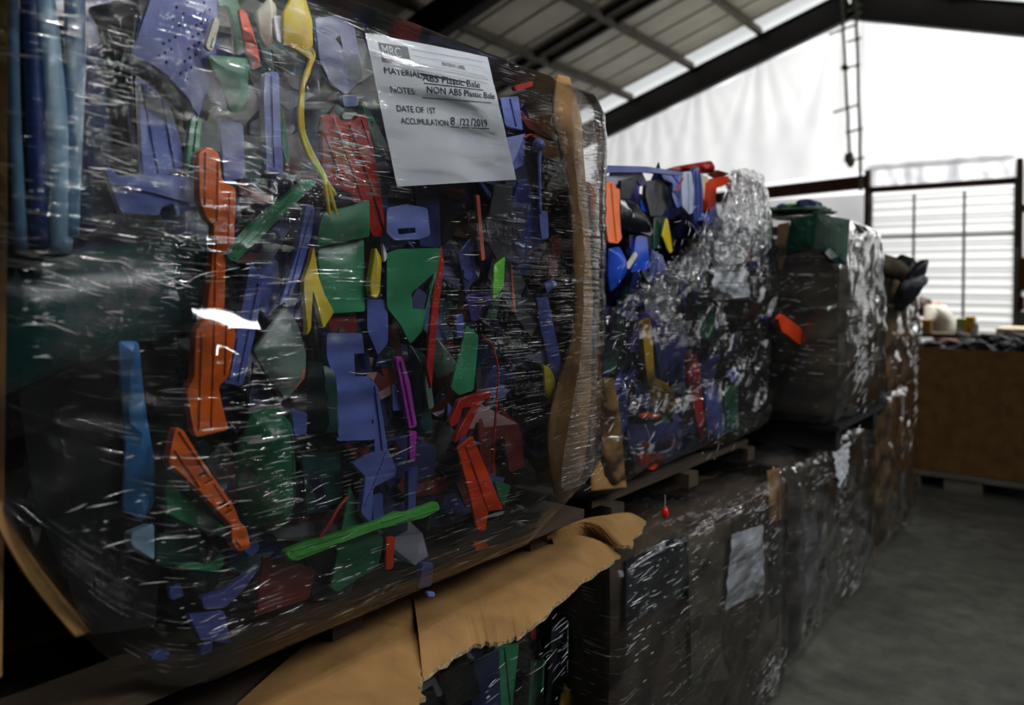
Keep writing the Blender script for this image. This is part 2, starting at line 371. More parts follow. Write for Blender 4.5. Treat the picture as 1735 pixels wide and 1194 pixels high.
# gable: white tarp hung in two sheets over the framing, sunlit from outside
N = NT('white_tarp'); tc = N.n('ShaderNodeTexCoord').outputs['Object']
a = N.n('ShaderNodeTexNoise', {'Vector': tc, 'Scale': .7, 'Detail': 4.}).outputs[0]
cc = N.ramp(a, .3, .7, (.78, .78, .79, 1), (.92, .92, .92, 1))
tl = N.n('ShaderNodeBsdfTranslucent', {'Color': cc}).outputs[0]; df = N.n('ShaderNodeBsdfDiffuse', {'Color': cc}).outputs[0]
M['tarp'] = N.done(N.n('ShaderNodeMixShader', {0: .5, 1: tl, 2: df}).outputs[0])
def tarp(name, x0, x1, zb0, zb1, label, pins):
    bm = bmesh.new(); nx, nz = 90, 60; g = []
    for i in range(nx+1):
        col = []; x = x0+(x1-x0)*i/nx
        zt = rz(x)-.86; sag = min(abs(x-p) for p in pins); zt -= .12*min(1, sag/.9)
        zb = zb0+(zb1-zb0)*i/nx
        for j in range(nz+1):
            t = j/nz; z = zb+(zt-zb)*t
            fold = 0
            for p in pins:
                dx = x-p; fold += .05*math.exp(-(dx/(.25+1.6*(1-t)))**2)*math.sin(dx*9/(.35+1.2*(1-t)))*(.3+t)
            y = 20.12+fold+.05*noise.noise(Vector((x*.8, z*.8, 1)))
            col.append(bm.verts.new((x, y, z)))
        g.append(col)
    for i in range(nx):
        for j in range(nz): bm.faces.new((g[i][j], g[i][j+1], g[i+1][j+1], g[i+1][j]))
    o = obj(name, bm, M['tarp'], None, True); tag(o, label, 'tarp'); return o
tarp('tarp', XL+.2, -4.05, 3.6, 4.35, 'white tarp hung over the gable wall left of the pole', [-12.5, -10.6, -9.5, -8.2, -6.5, -4.4])
tarp('tarp', -4.02, XE-.1, 4.28, 4.28, 'white tarp hung over the gable wall right of the pole above the white door', [-3.9, -1.6, .4, 2.2, 4.5])
# lower gable wall: left panels, header insulation, door, right bay
N = NT('foil_blanket'); tc = N.n('ShaderNodeTexCoord').outputs['Object']
a = N.n('ShaderNodeTexNoise', {'Vector': N.n('ShaderNodeMapping', {'Vector': tc, 'Scale': (3, 1, .6)}).outputs[0], 'Scale': 1., 'Detail': 3.}).outputs[0]
cc = N.ramp(a, .35, .65, (.45, .45, .47, 1), (.9, .9, .92, 1))
tl = N.n('ShaderNodeBsdfTranslucent', {'Color': cc}).outputs[0]; df = N.n('ShaderNodeBsdfDiffuse', {'Color': cc}).outputs[0]
M['blanket'] = N.done(N.n('ShaderNodeMixShader', {0: .5, 1: tl, 2: df}).outputs[0])
for n_, (x0, x1, z0, z1) in enumerate(((XL, -3.72, 0, 3.75), (-.72, XE, 0, 4.3))):
    bm = bmesh.new(); box(bm, ((x0+x1)/2, 20.3, (z0+z1)/2), (x1-x0, .05, z1-z0)); o = obj(('wall_far_left', 'wall_far_right')[n_], bm, M['tarp']); o['kind'] = 'structure'
bm = bmesh.new(); bar(bm, (XL, 20.05, 3.62), (-3.74, 20.05, 4.02), .16, .32); trim(bm, surf('red_oxide', (92, 58, 54), (112, 74, 68), 4, .6, .1))
bm = bmesh.new(); box(bm, (-2.2, 20.1, 3.82), (3.1, .16, .14)); trim(bm, surf('red_oxide', (92, 58, 54), (112, 74, 68), 4, .6, .1))
for x in (-3.76, -.66):
    bm = bmesh.new(); box(bm, (x, 20.1, 2.15), (.12, .2, 4.3)); trim(bm, surf('red_oxide', (112, 96, 92), (132, 114, 108), 4, .6, .1))
for z in (1.9, 3.2):
    bm = bmesh.new(); box(bm, (2.2, 20.14, z), (5.7, .14, .16)); trim(bm, surf('red_oxide', (120, 84, 78), (140, 100, 92), 4, .6, .1))
bm = bmesh.new()
g = [[bm.verts.new((-3.7+3.0*i/60, 20.2+.09*noise.noise(Vector((i*.25, j*.4, 5))), 3.86+.6*j/10)) for j in range(11)] for i in range(61)]
for i in range(60):
    for j in range(10): bm.faces.new((g[i][j], g[i+1][j], g[i+1][j+1], g[i][j+1]))
o = obj('insulation_blanket', bm, M['blanket'], None, True); tag(o, 'silvery insulation blanket across the header above the white door', 'insulation')
N = NT('door_panel'); tl = N.n('ShaderNodeBsdfTranslucent', {'Color': (.72, .72, .71, 1)}).outputs[0]; df = N.n('ShaderNodeBsdfDiffuse', {'Color': (.85, .85, .85, 1)}).outputs[0]
dm = N.done(N.n('ShaderNodeMixShader', {0: .4, 1: tl, 2: df}).outputs[0])
tl = None; N = NT('door_rib'); tl = N.n('ShaderNodeBsdfTranslucent', {'Color': (.5, .5, .5, 1)}).outputs[0]; df = N.n('ShaderNodeBsdfDiffuse', {'Color': (.8, .8, .8, 1)}).outputs[0]
dm2 = N.done(N.n('ShaderNodeMixShader', {0: .6, 1: tl, 2: df}).outputs[0])
door = empty('door_1', (-2.2, 20.15, 0)); door['kind'] = 'structure'
zs = 0
for k in range(6):
    h = .615; bm = bmesh.new(); prof = []
    for i in range(13): prof.append((20.17+(.035 if i % 4 in (1, 2) else 0), zs+h*i/12*.985))
    vs = [[bm.verts.new((x, y, z)) for (y, z) in prof] for x in (-3.68, -.74)]
    for i in range(12): bm.faces.new((vs[0][i], vs[0][i+1], vs[1][i+1], vs[1][i])).material_index = int(i % 4 == 1 or i == 11)
    obj('door_panel', bm, [dm, dm2], door); zs += h
for x in (-2.75, -1.72):
    bm = bmesh.new(); box(bm, (x, 20.14, 1.83), (.06, .03, 3.66)); obj('stile', bm, dm2, door)
for x in (-3.68, -.74):
    bm = bmesh.new(); box(bm, (x, 20.12, 1.9), (.05, .08, 3.8)); obj('door_track', bm, surf('door_steel', (150, 150, 152), (170, 170, 172), 4, .5, .05), door)
bm = bmesh.new(); box(bm, (-2.2, 20.12, 2.66), (2.9, .04, .1)); obj('door_strut', bm, dm, door)
# two poles up the gable with cross arms
def pole(xb, xt, y, z0, z1, arms, label, blobs):
    p = empty('pole', (xb, y, z0)); tag(p, label, 'pole', None)
    bm = bmesh.new(); n = 14; tube(bm, [(xb+(xt-xb)*i/n+.02*noise.noise(Vector((i*.6, xb, 0))), y, z0+(z1-z0)*i/n) for i in range(n+1)], .035, 8)
    gm = surf('green_grey_paint', (74, 84, 62), (104, 112, 88), 8, .7, .3)
    obj('shaft', bm, gm, p, True)
    for (t, l, r, rise) in arms:
        z = z0+(z1-z0)*t; x = xb+(xt-xb)*t; bm = bmesh.new(); bar(bm, (x-l, y-.03, z-rise), (x+r, y-.03, z+rise), .035, .045); obj('cross_arm', bm, gm, p)
    for (t, s) in blobs:
        bm = bmesh.new(); bmesh.ops.create_icosphere(bm, subdivisions=3, radius=s, matrix=Matrix.Translation((xb+(xt-xb)*t, y-.05, z0+(z1-z0)*t)))
        for v in bm.verts: v.co += Vector((.05*noise.noise(v.co*9), .03*noise.noise(v.co*7), .1*noise.noise(v.co*8)))
        obj('rope_coil', bm, gm, p, True)
pole(-4.12, -4.36, 19.85, 4.45, 8.6, [(.33, .32, .3, .06), (.80, .32, .3, .06)], 'left pole on the gable with two long cross arms and a coil at its foot', [(.02, .12), (.045, .09), (.565, .08)])
pole(-3.8, -3.97, 19.6, 3.75, 8.6, [(.16, .12, .1, .01), (.30, .3, .08, .03), (.62, .22, .06, .01), (.75, .22, .1, .02), (.87, .22, .12, .07), (.91, .2, .12, .05), (.96, .14, .1, .03)], 'right pole on the gable with many short cross arms beside the door', [])

# ------------------------------------------------------------------ stretch film shells
def shell(name, x0, x1, y0, y1, z0, z1, mat, parent, r=.05, step=.014, amp=.006, bulge=.02, pinch=(.03, .05), taper=(0, 0), seed=0., skip=None, lid=.14, shear=0., sag=None, crease=None, dent=None):
    """film pulled round a bale: rounded-rectangle rings, buckled by noise, open underneath, lapped onto the top. x1 = aisle face"""
    ring = []
    def seg(a, b, n):
        for i in range(n): ring.append(Vector(a).lerp(Vector(b), i/n))
    def arc(c, a0, n=6):
        for i in range(n):
            a = math.radians(a0+90*i/n); ring.append(Vector((c[0]+r*math.cos(a), c[1]+r*math.sin(a))))
    nf = max(4, int((y1-y0-2*r)/step)); ns = max(4, int((x1-x0-2*r)/(step*2.5)))
    seg((x0+r, y0), (x1-r, y0), ns); arc((x1-r, y0+r), -90); seg((x1, y0+r), (x1, y1-r), nf); arc((x1-r, y1-r), 0)
    seg((x1-r, y1), (x0+r, y1), ns); arc((x0+r, y1-r), 90, 4); seg((x0, y1-r), (x0, y0+r), max(4, nf//4)); arc((x0+r, y0+r), 180, 4)
    n = len(ring); us = [0]
    for i in range(n): us.append(us[-1]+(ring[(i+1) % n]-ring[i]).length)
    nz = max(6, int((z1-z0)/step)); bm = bmesh.new(); uvl = bm.loops.layers.uv.new('UVMap'); crl = bm.verts.layers.float.new('crease')
    cx, cy = (x0+x1)/2, (y0+y1)/2; rows = []
    levels = [(z0+(z1-z0)*j/nz, j/nz, 0) for j in range(nz+1)] + [(z1+.004, 1, lid*k/6) for k in range(1, 7)]
    vv = 0; vc = []
    for j, (z, t, li) in enumerate(levels):
        row = []
        for i, p in enumerate(ring):
            q = ring[(i+1) % n]-ring[i-1]; nn = Vector((q.y, -q.x)).normalized()
            off = bulge*math.sin(math.pi*t)**.6
            off -= pinch[0]*max(0, 1-t/.09)**2 + pinch[1]*max(0, (t-.93)/.07)**2
            P = Vector((p.x*3.2+seed, p.y*3.2, z*3.2)); off += .7*bulge*noise.noise(P)
            P2 = Vector((p.x*3+seed, p.y*7, z*14+seed)); off += amp*noise.noise(P2)
            rd = noise.noise(Vector((p.x*4, p.y*5+z*6*shear+seed, z*26-p.y*26*shear))); off += amp*.7*(1-2*abs(rd))
            if dent: off += dent(p.x, p.y, z)
            x = p.x+nn.x*off; y = p.y+nn.y*off
            x += taper[0]*(1-t); 
            if li: d = Vector((cx-x, cy-y)); L = min(li/ max(d.length, .01), .7); x += d.x*L; y += d.y*L
            zz = z+(sag(p.y)*(1-t)**3 if sag else 0)+(0.01*noise.noise(Vector((x*9, y*9, seed))) if li else 0)
            row.append(bm.verts.new((x, y, zz))); row[-1][crl] = crease(row[-1].co) if crease else 1.
        rows.append(row); vc.append(z+li)
    for j in range(len(rows)-1):
        for i in range(n):
            k = (i+1) % n; vs = (rows[j][i], rows[j][k], rows[j+1][k], rows[j+1][i])
            if skip and skip(sum((v.co for v in vs), Vector())/4): continue
            f = bm.faces.new(vs); f.smooth = True
            for l, (uu, ww) in zip(f.loops, ((us[i], vc[j]), (us[i+1], vc[j]), (us[i+1], vc[j+1]), (us[i], vc[j+1]))): l[uvl].uv = (uu, ww)
    bmesh.ops.delete(bm, geom=[v for v in bm.verts if not v.link_faces], context='VERTS')
    if parent: bmesh.ops.translate(bm, verts=bm.verts, vec=-parent.location)
    me = bpy.data.meshes.new(name); bm.to_mesh(me); bm.free(); me.materials.append(mat)
    o = bpy.data.objects.new(name, me); COL.objects.link(o); o.parent = parent; return o
def sheet(name, poly, X, mat, parent=None, amp=.01, freq=14, step=.012, tilt=(0, 0), seed=0., curl=None, rnd=2, crease=1.):
    fr = traced(poly, X, tilt); p2 = chaikin(to2(poly, fr), rnd, .2); p2 = dense(p2, step)
    pts = [Vector(p) for p in p2]; edges = [(i, (i+1) % len(pts)) for i in range(len(pts))]
    xs = [p.x for p in pts]; ys = [p.y for p in pts]; y = min(ys); nb = len(pts)
    while y < max(ys):
        x = min(xs)
        while x < max(xs):
            p = Vector((x+random.uniform(-.3, .3)*step, y+random.uniform(-.3, .3)*step))
            if inside(p, p2) and edge_dist(p, p2) > step*.4: pts.append(p)
            x += step
        y += step
    V, E_, Fc, *_ = delaunay_2d_cdt(pts, edges, [], 0, 1e-7)
    bm = bmesh.new(); uvl = bm.loops.layers.uv.new('UVMap'); crl = bm.verts.layers.float.new('crease'); vs = []
    for p in V:
        q = Vector((p.x*freq+seed, p.y*freq, seed)); h = amp*(noise.noise(q)+.8*(1-2*abs(noise.noise(q*2.1)))+.4*(1-2*abs(noise.noise(q*4.7))))
        if curl: h += curl(p)
        vs.append(bm.verts.new(fr[1]*p.x+fr[2]*p.y+fr[3]*h)); vs[-1][crl] = crease
    for f in Fc:
        c = sum((V[i] for i in f), Vector((0, 0)))/3
        if not inside(c, p2): continue
        ff = bm.faces.new([vs[i] for i in f]); ff.smooth = True
        for l, i in zip(ff.loops, f): l[uvl].uv = V[i]
    me = bpy.data.meshes.new(name); bm.to_mesh(me); bm.free(); me.materials.append(mat)
    o = bpy.data.objects.new(name, me); COL.objects.link(o); o.location = fr[0]
    if parent: o.parent = parent; o.location = fr[0]-parent.location
    return o
def scrap(name, parent, x0, x1, y0, y1, z0, z1, n, cols, size=(.05, .16), seed=1, ok=None):
    """the deep, uncountable mass of crushed plastic inside a bale"""
    rr = random.Random(seed); bm = bmesh.new()
    for k in range(n):
        c = Vector((rr.uniform(x0, x1), rr.uniform(y0, y1), rr.uniform(z0, z1)))
        if ok and not ok(c): continue
        a = rr.uniform(*size); b = a*rr.uniform(.25, .8)
        rot = Matrix.Rotation(rr.uniform(-.5, .5), 3, 'Z') @ Matrix.Rotation(rr.uniform(-.5, .5), 3, 'Y') @ Matrix.Rotation(rr.uniform(0, math.pi), 3, 'X')
        q = []; m = rr.randint(4, 7)
        for i in range(m):
            t = 2*math.pi*(i+rr.uniform(-.3, .3))/m; q.append(Vector((0, math.cos(t)*a*.6, math.sin(t)*b*.6)))
        fold = rr.uniform(-.25, .25); mi = rr.randrange(len(cols))
        f1 = [bm.verts.new(c+rot @ (p+Vector((abs(p.y)*fold, 0, 0)))) for p in q]; f2 = [bm.verts.new(c+rot @ (p+Vector((abs(p.y)*fold-.004, 0, 0)))) for p in q]
        fs = [bm.faces.new(f1), bm.faces.new(f2[::-1])]+[bm.faces.new((f1[i], f2[i], f2[(i+1) % m], f1[(i+1) % m])) for i in range(m)]
        for f in fs: f.material_index = mi
    me = bpy.data.meshes.new(name); bmesh.ops.recalc_face_normals(bm, faces=bm.faces); bm.to_mesh(me); bm.free()
    for c in cols: me.materials.append(plastic(COLR[c], .4))
    o = bpy.data.objects.new(name, me); COL.objects.link(o); o.parent = parent; o.location = -parent.location; o['kind'] = 'stuff'; return o
def core(parent, x0, x1, y0, y1, z0, z1, col='black', name='core_block'):
    bm = bmesh.new(); box(bm, ((x0+x1)/2, (y0+y1)/2, (z0+z1)/2), (x1-x0, y1-y0, z1-z0))
    bmesh.ops.subdivide_edges(bm, edges=bm.edges, cuts=10, use_grid_fill=True)
    for v in bm.verts: v.co += Vector((noise.noise(v.co*8), noise.noise(v.co*8+Vector((5, 0, 0))), noise.noise(v.co*8+Vector((0, 9, 0)))))*.025
    bmesh.ops.translate(bm, verts=bm.verts, vec=-parent.location)
    o = obj(name, bm, plastic(COLR[col], .5)); o.parent = parent; return o

N = NT('white_glint'); df = N.n('ShaderNodeBsdfDiffuse', {'Color': (.9, .92, .95, 1)}).outputs[0]; gl = N.n('ShaderNodeBsdfGlossy', {'Roughness': .22, 'Color': (1, 1, 1, 1)}).outputs[0]
M['crease'] = N.done(N.n('ShaderNodeMixShader', {0: .45, 1: df, 2: gl}).outputs[0])  # white threads painted as bright reflected streaks on the film
def crease_glints(parent, spots, n, face, seed, lmin=.008, lmax=.06, rad=(.00011, .00030), spread=.10, ok=None):
    """taut pulled creases of the film: hair-thin white threads on the wrap, added to stand in for glints. spots = (u, v, su, sv, tilt, weight); face(u, v) -> point"""
    rr = random.Random(seed); bm = bmesh.new(); tot = sum(q[5] for q in spots)
    for k in range(n):
        t = rr.random()*tot
        for q in spots:
            t -= q[5]
            if t <= 0: break
        u, v = rr.gauss(q[0], q[2]*.6), rr.gauss(q[1], q[3]*.6)
        if ok and not ok(u, v): continue
        L = lmin+(lmax-lmin)*rr.random()**2.8; a = q[4]+rr.gauss(0, spread); r = rr.uniform(*rad)*(1+.8*(rr.random() > .93)); m = 5; wob = rr.uniform(-.06, .06)
        pts = []
        for i in range(m+1):
            w = (i/m-.5)*L; pts.append(face(u+math.cos(a)*w, v+math.sin(a)*w+wob*L*math.sin(math.pi*i/m)))
        tube(bm, pts, [r*(.25+.75*math.sin(math.pi*min(.95, max(.05, i/m)))) for i in range(m+1)], 5)
    bmesh.ops.translate(bm, verts=bm.verts, vec=-parent.location)
    o = obj('film_glints', bm, M['crease'], None, True); o.parent = parent; o['kind'] = 'stuff'; return o
# ================================================================== BALE 1 (upper, nearest)
b1 = empty('plastic_bale', (-.5, .82, .88)); tag(b1, 'nearest upper bale of mixed coloured plastic in clear stretch film with the large paper label', 'bale', 'upper row of wrapped bales')
core(b1, -.98, -.17, .46, 1.34, .9, 1.66)
CL = [(230,480,110,50), (60,50,90,40), (190,155,60,22), (60,260,80,60), (480,80,70,60), (460,300,150,34), (585,250,40,40), (370,510,60,50), (300,860,120,70), (480,770,50,110), (400,1040,150,60), (560,1050,120,30), (220,310,80,40), (40,500,40,60), (985,480,40,330), (450,560,60,90), (1000,780,40,60), (870,120,60,16), (120,1040,60,20), (700,1010,90,24)]  # patches where white glints are painted onto the film
CL = [(at_x(a, b, .02), c/1150, d/1150) for a, b, c, d in CL]; LBL = at_x(750, 185, .02); TG = at_x(378, 512, .02)
def crease_glint1(c):
    if c.x < -.05: return 1.
    v = .75
    for q, a, b in CL: v += .6*math.exp(-((c.y-q.y)/(a*.9))**2-((c.z-q.z)/b)**2)
    v *= 1-.97*math.exp(-((c.y-TG.y)/.06)**4-((c.z-TG.z)/.06)**4)
    return v*(1-.93*math.exp(-(((c.y-LBL.y)/.15)**4+((c.z-LBL.z)/.13)**4)))
shell('stretch_film', -1.0, .018, .265, 1.372, .84, 1.695, M['film'], b1, r=.06, step=.010, amp=.004, bulge=.010, pinch=(.02, .02), seed=3.3, crease=crease_glint1,
      sag=lambda y: (4.8*(.5-y)**2 if y < .5 else (.08*max(0, (y-1.12)/.2) if y > 1.12 else 0)))
scrap('compressed_scrap', b1, -.15, -.065, .62, 1.27, .9, 1.66, 420, ['navy', 'indigo', 'navy', 'black', 'dgreen', 'black', 'dred', 'blue2', 'teal', 'indigo', 'black', 'navy', 'char'], seed=5)  # dark colours stand in for the shade deep between the pieces
scrap('compressed_scrap', b1, -.19, -.09, .3, .6, .9, 1.66, 150, ['navy', 'black', 'black', 'char', 'teal'], seed=6, ok=lambda c: c.z > .93+5.5*(.5-min(c.y, .5))**2)

def P(name, label, col, poly, d=.03, cat='plastic piece', **k): return piece(name, label, cat, col, poly, d, 0., **k)
hz = [(945,10),(890,38),(925,70),(870,97),(905,130),(848,157),(885,188),(825,220),(863,250),(855,207),(833,267),(803,282),(840,315),(1030,15),(1060,48),(1035,60),(1010,72),(1043,103),(1017,118),(990,130),(1025,160),(1000,172),(973,187),(1005,217),(980,232),(952,247),(988,277),(960,293),(933,310),(966,342),(940,356),(912,372),(945,402)]
hz = [(x*.3351, y*.335) for x, y in hz]
P('perforated_plate', 'periwinkle blue panel with rows of small round holes at the top left', 'blue2', [(258,-12),(368,-12),(366,95),(357,134),(337,196),(284,128),(224,92)], .035, warp=.001, rnd=0, tilt=(.04, 0),
  holes=[[(x+2.3*math.cos(a*math.pi/4), y+2.9*math.sin(a*math.pi/4)) for a in range(8)] for x, y in hz])
cord('curved_grab_bar', 'black curved glossy handle below the perforated blue panel', 'handle', 'black', [(211,104,.02),(232,112,.02),(258,128,.02),(282,150,.025),(303,172,.03),(318,192,.05)], .03, .011)
P('ribbed_plate', 'tall blue panel with raised ribs under the black curved handle', 'blue', [(235,126),(281,150),(319,292),(242,302)], .045, ribs=2, th=.008)
P('stepped_bracket', 'wide blue stepped bracket left of the orange long bracket', 'blue', [(178,285),(191,285),(198,298),(262,295),(338,302),(340,345),(298,368),(294,345),(272,352),(270,365),(205,360)], .03, th=.01, ribs=1)
P('strut', 'narrow green strut left of the orange bracket top', 'green', [(322,198),(342,201),(335,271),(325,297),(313,288)], .04, th=.008, ribs=1)
P('funnel_housing', 'green funnel-shaped housing right of the perforated blue panel', 'green', [(350,92),(420,98),(420,174),(404,193),(389,188),(374,140),(356,112)], .03, dome=.008)
P('elbow_bracket', 'green elbow arm above the green funnel housing', 'green2', [(366,-10),(400,-10),(407,17),(420,84),(403,98),(396,40),(386,10),(368,12)], .04, th=.008)
P('slotted_insert', 'small cream slotted insert beside the perforated blue panel', 'cream', [(364,27),(372,36),(360,88),(348,80)], .02, ribs=2)
P('curved_grip', 'red orange curved grip right of the green elbow arm', 'redorange', [(405,14),(418,18),(438,80),(442,112),(430,118),(416,80)], .03, dome=.008, cat='handle')
P('long_bracket', 'tall orange bracket standing left of centre', 'orange', [(337,258),(355,248),(371,261),(376,305),(399,318),(397,410),(383,432),(380,540),(401,561),(388,640),(371,655),(388,728),(332,742),(316,662),(329,640),(332,560),(350,535),(358,470),(363,380),(350,372),(338,340)], .012, th=.012, ribs=3, tilt=(.05, -.03), warp=.002)
P('hinge_strap', 'orange diagonal slotted arm at the lower left', 'orange', [(298,722),(311,728),(338,772),(397,858),(406,884),(417,892),(425,926),(405,936),(393,918),(392,890),(340,834),(306,802),(285,786),(291,755)], .0, th=.014, ribs=2, warp=.002, tilt=(.03, .1),
  holes=[[(336,805),(350,798),(352,801),(338,808)],[(346,818),(359,811),(361,814),(348,821)],[(371,855),(384,848),(386,851),(373,858)],[(381,868),(392,862),(394,865),(383,871)]])
P('cover_plate', 'green diagonal plate under the orange slotted arm', 'green', [(280,818),(291,814),(312,840),(382,894),(383,912),(300,880),(283,870)], .025)
P('claw_bracket', 'green clawed foot below the green diagonal plate', 'green', [(330,952),(352,958),(380,937),(379,960),(360,968),(300,962)], .02, th=.008)
P('tray', 'dark green tray behind the green clawed foot', 'dgreen', [(266,905),(330,900),(352,960),(262,958)], .045)
P('bucket_shell', 'large glossy green rounded shell above the bright green rail', 'green2', [(425,700),(470,689),(495,718),(501,790),(502,832),(495,857),(474,900),(450,906),(415,896),(406,860),(398,780)], .03, dome=.035, rough=.25, cat='shell')
P('notched_rail', 'bright light green notched rail lying across the lower middle', 'lime', [(484,933),(520,918),(636,884),(676,866),(690,868),(741,849),(747,862),(720,877),(640,897),(600,912),(502,951),(487,944)], .008, th=.012, ribs=2, tilt=(.0, .1), warp=.001)
P('oval_dish', 'grey green oval lid right of the orange bracket', 'greygreen', [(484,519),(504,548),(519,598),(517,641),(484,678),(447,628),(428,594),(457,554)], .02, dome=.012, warp=.001)
P('flap', 'salmon orange flap at the foot of the grey green oval lid', 'salmon', [(519,625),(511,648),(484,678),(462,655),(490,640)], .017)
P('upper_tray', 'green curved tray top above the yellow hook', 'green', [(548,360),(601,347),(626,338),(627,402),(600,406),(538,420)], .02, dome=.008)
P('square_tray', 'green square tray behind the yellow hook', 'green', [(537,420),(617,404),(619,528),(558,532),(541,480)], .03, dome=.006, cat='tray')
P('cutaway_tray', 'wide green tray with a triangular cut-out beside the red blade', 'green', [(655,430),(676,422),(747,420),(740,462),(722,528),(719,557),(695,583),(680,552),(655,520)], .03, holes=[[(698,496),(736,462),(721,524),(699,523)]], warp=.002)
P('blade', 'long thin red blade right of the green cutaway tray', 'red', [(747,414),(752,444),(744,520),(735,615),(731,660),(723,621),(737,480)], .018, rough=.25)
P('windowed_housing', 'large blue housing with a square window near the centre', 'blue', [(554,564),(614,564),(621,638),(632,648),(635,745),(571,747),(566,648),(554,601)], .02, th=.014, holes=[[(600,599),(617,598),(621,637),(602,638)],[(630,711),(633,711),(633,717),(630,717)]], warp=.001)
P('side_fin', 'blue fin along the right of the windowed blue housing', 'blue', [(631,641),(642,658),(660,782),(636,782),(634,720)], .03, th=.01, ribs=1)
P('wire_clip', 'blue clip frame hanging below the windowed blue housing', 'blue', [(596,785),(632,767),(658,760),(672,795),(669,807),(632,825),(629,887),(611,869),(616,833),(618,807)], .025, th=.01, ribs=1)
P('bar', 'magenta bar slanting right of the windowed blue housing', 'magenta', [(671,608),(681,603),(695,648),(708,722),(695,728),(679,650)], .018, th=.008, ribs=1)
P('bar', 'short magenta bar below the slanting magenta bar', 'magenta', [(694,730),(706,730),(703,782),(695,782)], .026, th=.006)
P('small_plate', 'small blue plate left of the magenta bar', 'blue2', [(665,651),(680,651),(680,695),(665,697)], .03)
P('canister', 'dark teal canister left of the windowed blue housing', 'teal', [(522,611),(564,609),(572,760),(522,738)], .045, dome=.03, cat='canister')
P('canister', 'dark teal canister behind the magenta bar', 'teal', [(694,583),(720,600),(730,742),(702,738)], .04, dome=.02, cat='canister')
P('printed_strip', 'pale green torn strip right of the magenta bar', 'greygreen', [(717,625),(728,622),(735,690),(726,695)], .02)
P('leaf_shell', 'glossy dark green leaf-shaped shell right of the red blade', 'greygreen', [(737,566),(772,610),(758,637),(738,642),(732,610)], .03, dome=.02, rough=.18)
P('green_paddle', 'green bladed plate with pointed tip left of the red wire', 'green', [(792,551),(812,568),(803,661),(779,670),(764,658),(775,615)], .022, warp=.002)
P('rake', 'red forked rake above the red orange plate', 'red', [(777,677),(831,660),(835,671),(818,678),(792,735),(770,752),(776,734),(800,690),(784,690),(778,715),(764,724),(760,716),(773,690)], .015, th=.008)
P('wedge_plate', 'red orange wedge plate at the lower right', 'redorange', [(774,758),(801,738),(851,862),(827,866),(822,900),(809,898),(797,846)], .02, ribs=1)
P('corner_scrap', 'green corner scrap behind the red orange wedge plate', 'green2', [(838,815),(866,822),(855,858),(848,850)], .03)
P('round_stopper', 'orange end cap at the bottom right edge', 'orange', [(802,918),(822,915),(828,928),(808,934)], .02, dome=.01)
cord('wire', 'thin red wire looping down right of the green bladed plate', 'wire', 'red', [(817,570),(832,583),(841,610),(844,634),(840,700),(834,801)], .02, .0022)
cord('wire', 'thin red wire hooked over the blue rod at the upper right', 'wire', 'red', [(888,234),(900,228),(912,238)], .03, .002)
P('spatula', 'vivid lime green spatula below the large paper label', 'brightgreen', [(837,448),(857,434),(854,485),(836,511),(835,488)], .02, dome=.004)
P('green_stick', 'dim green stem under the vivid lime spatula', 'dgreen', [(836,513),(852,490),(840,540),(822,542)], .03)
r_ = cord('rod', 'thin blue rod with a round knob right of the large label', 'rod', 'blue', [(914,252),(913,300),(915,362)], .02, .004)
bm = bmesh.new(); bmesh.ops.create_uvsphere(bm, u_segments=14, v_segments=10, radius=.012, matrix=Matrix.Translation(at_x(913,245,-.02)-r_.location)); k_ = obj('knob', bm, plastic(COLR['blue'])); k_.parent = r_
piece('pad', '', '', 'blue', [(913,357),(928,357),(930,403),(918,407)], .02, parent=r_)
P('curved_lever', 'long blue curved arm left of the cardboard corner', 'blue2', [(909,505),(928,503),(935,535),(951,610),(955,635),(947,643),(934,637),(925,600),(915,560)], .025, dome=.006)
P('buckle', 'small blue buckle above the long blue curved arm', 'blue2', [(922,480),(938,472),(944,482),(928,498)], .02)
P('handle_end', 'yellow curved handle end beside the cardboard corner', 'yellow', [(921,617),(934,624),(941,647),(934,686),(924,662)], .03, dome=.008)
P('dim_strip', 'dim red strip near the cardboard corner', 'dred', [(937,400),(951,396),(946,460),(925,478)], .03)
P('hang_tab', 'blue tab hanging right of the large paper label', 'blue', [(848,165),(880,162),(887,221),(856,215)], .02, ribs=1)
P('stick', 'red stick near the top edge right of the large label', 'red', [(870,146),(902,137),(901,146),(874,154)], .015, th=.008)
P('column', 'tall blue column right of the green funnel housing', 'blue', [(450,122),(472,122),(474,171),(480,292),(454,292),(447,161)], .03, th=.012, ribs=1)
P('green_lever', 'dull green arm beside the tall blue column', 'green2', [(474,171),(482,190),(492,270),(488,280),(478,250)], .035)
fan = P('fan_comb', 'yellow fan comb with cables running down the centre', 'yellow', [(480,22),(497,-8),(518,-8),(530,37),(531,78),(524,86),(505,80),(480,75)], .02, dome=.006)
for pts in ([(526,84),(531,95),(522,120),(513,145),(511,215),(524,255),(545,292),(556,350),(560,400)], [(518,82),(527,100),(516,130),(509,170),(508,215),(519,255),(538,285),(568,330)], [(510,80),(524,98),(520,122),(512,150),(513,218),(530,262),(550,300),(566,350),(578,400)], [(500,78),(522,96),(524,115),(515,140)], [(492,77),(518,94),(529,108)]):
    cord('cable', '', '', 'yellow', pts, .018, .0032, parent=fan)
P('ribbed_box', 'large red ribbed box left of the large paper label', 'red', [(552,194),(573,193),(578,204),(604,204),(607,194),(621,193),(641,302),(655,399),(633,401),(600,330),(547,302),(547,214)], .025, th=.012, ribs=4, rough=.28)
P('insert_tab', 'grey tab set in the top of the large red box', 'grey', [(579,190),(606,190),(605,203),(580,203)], .03)
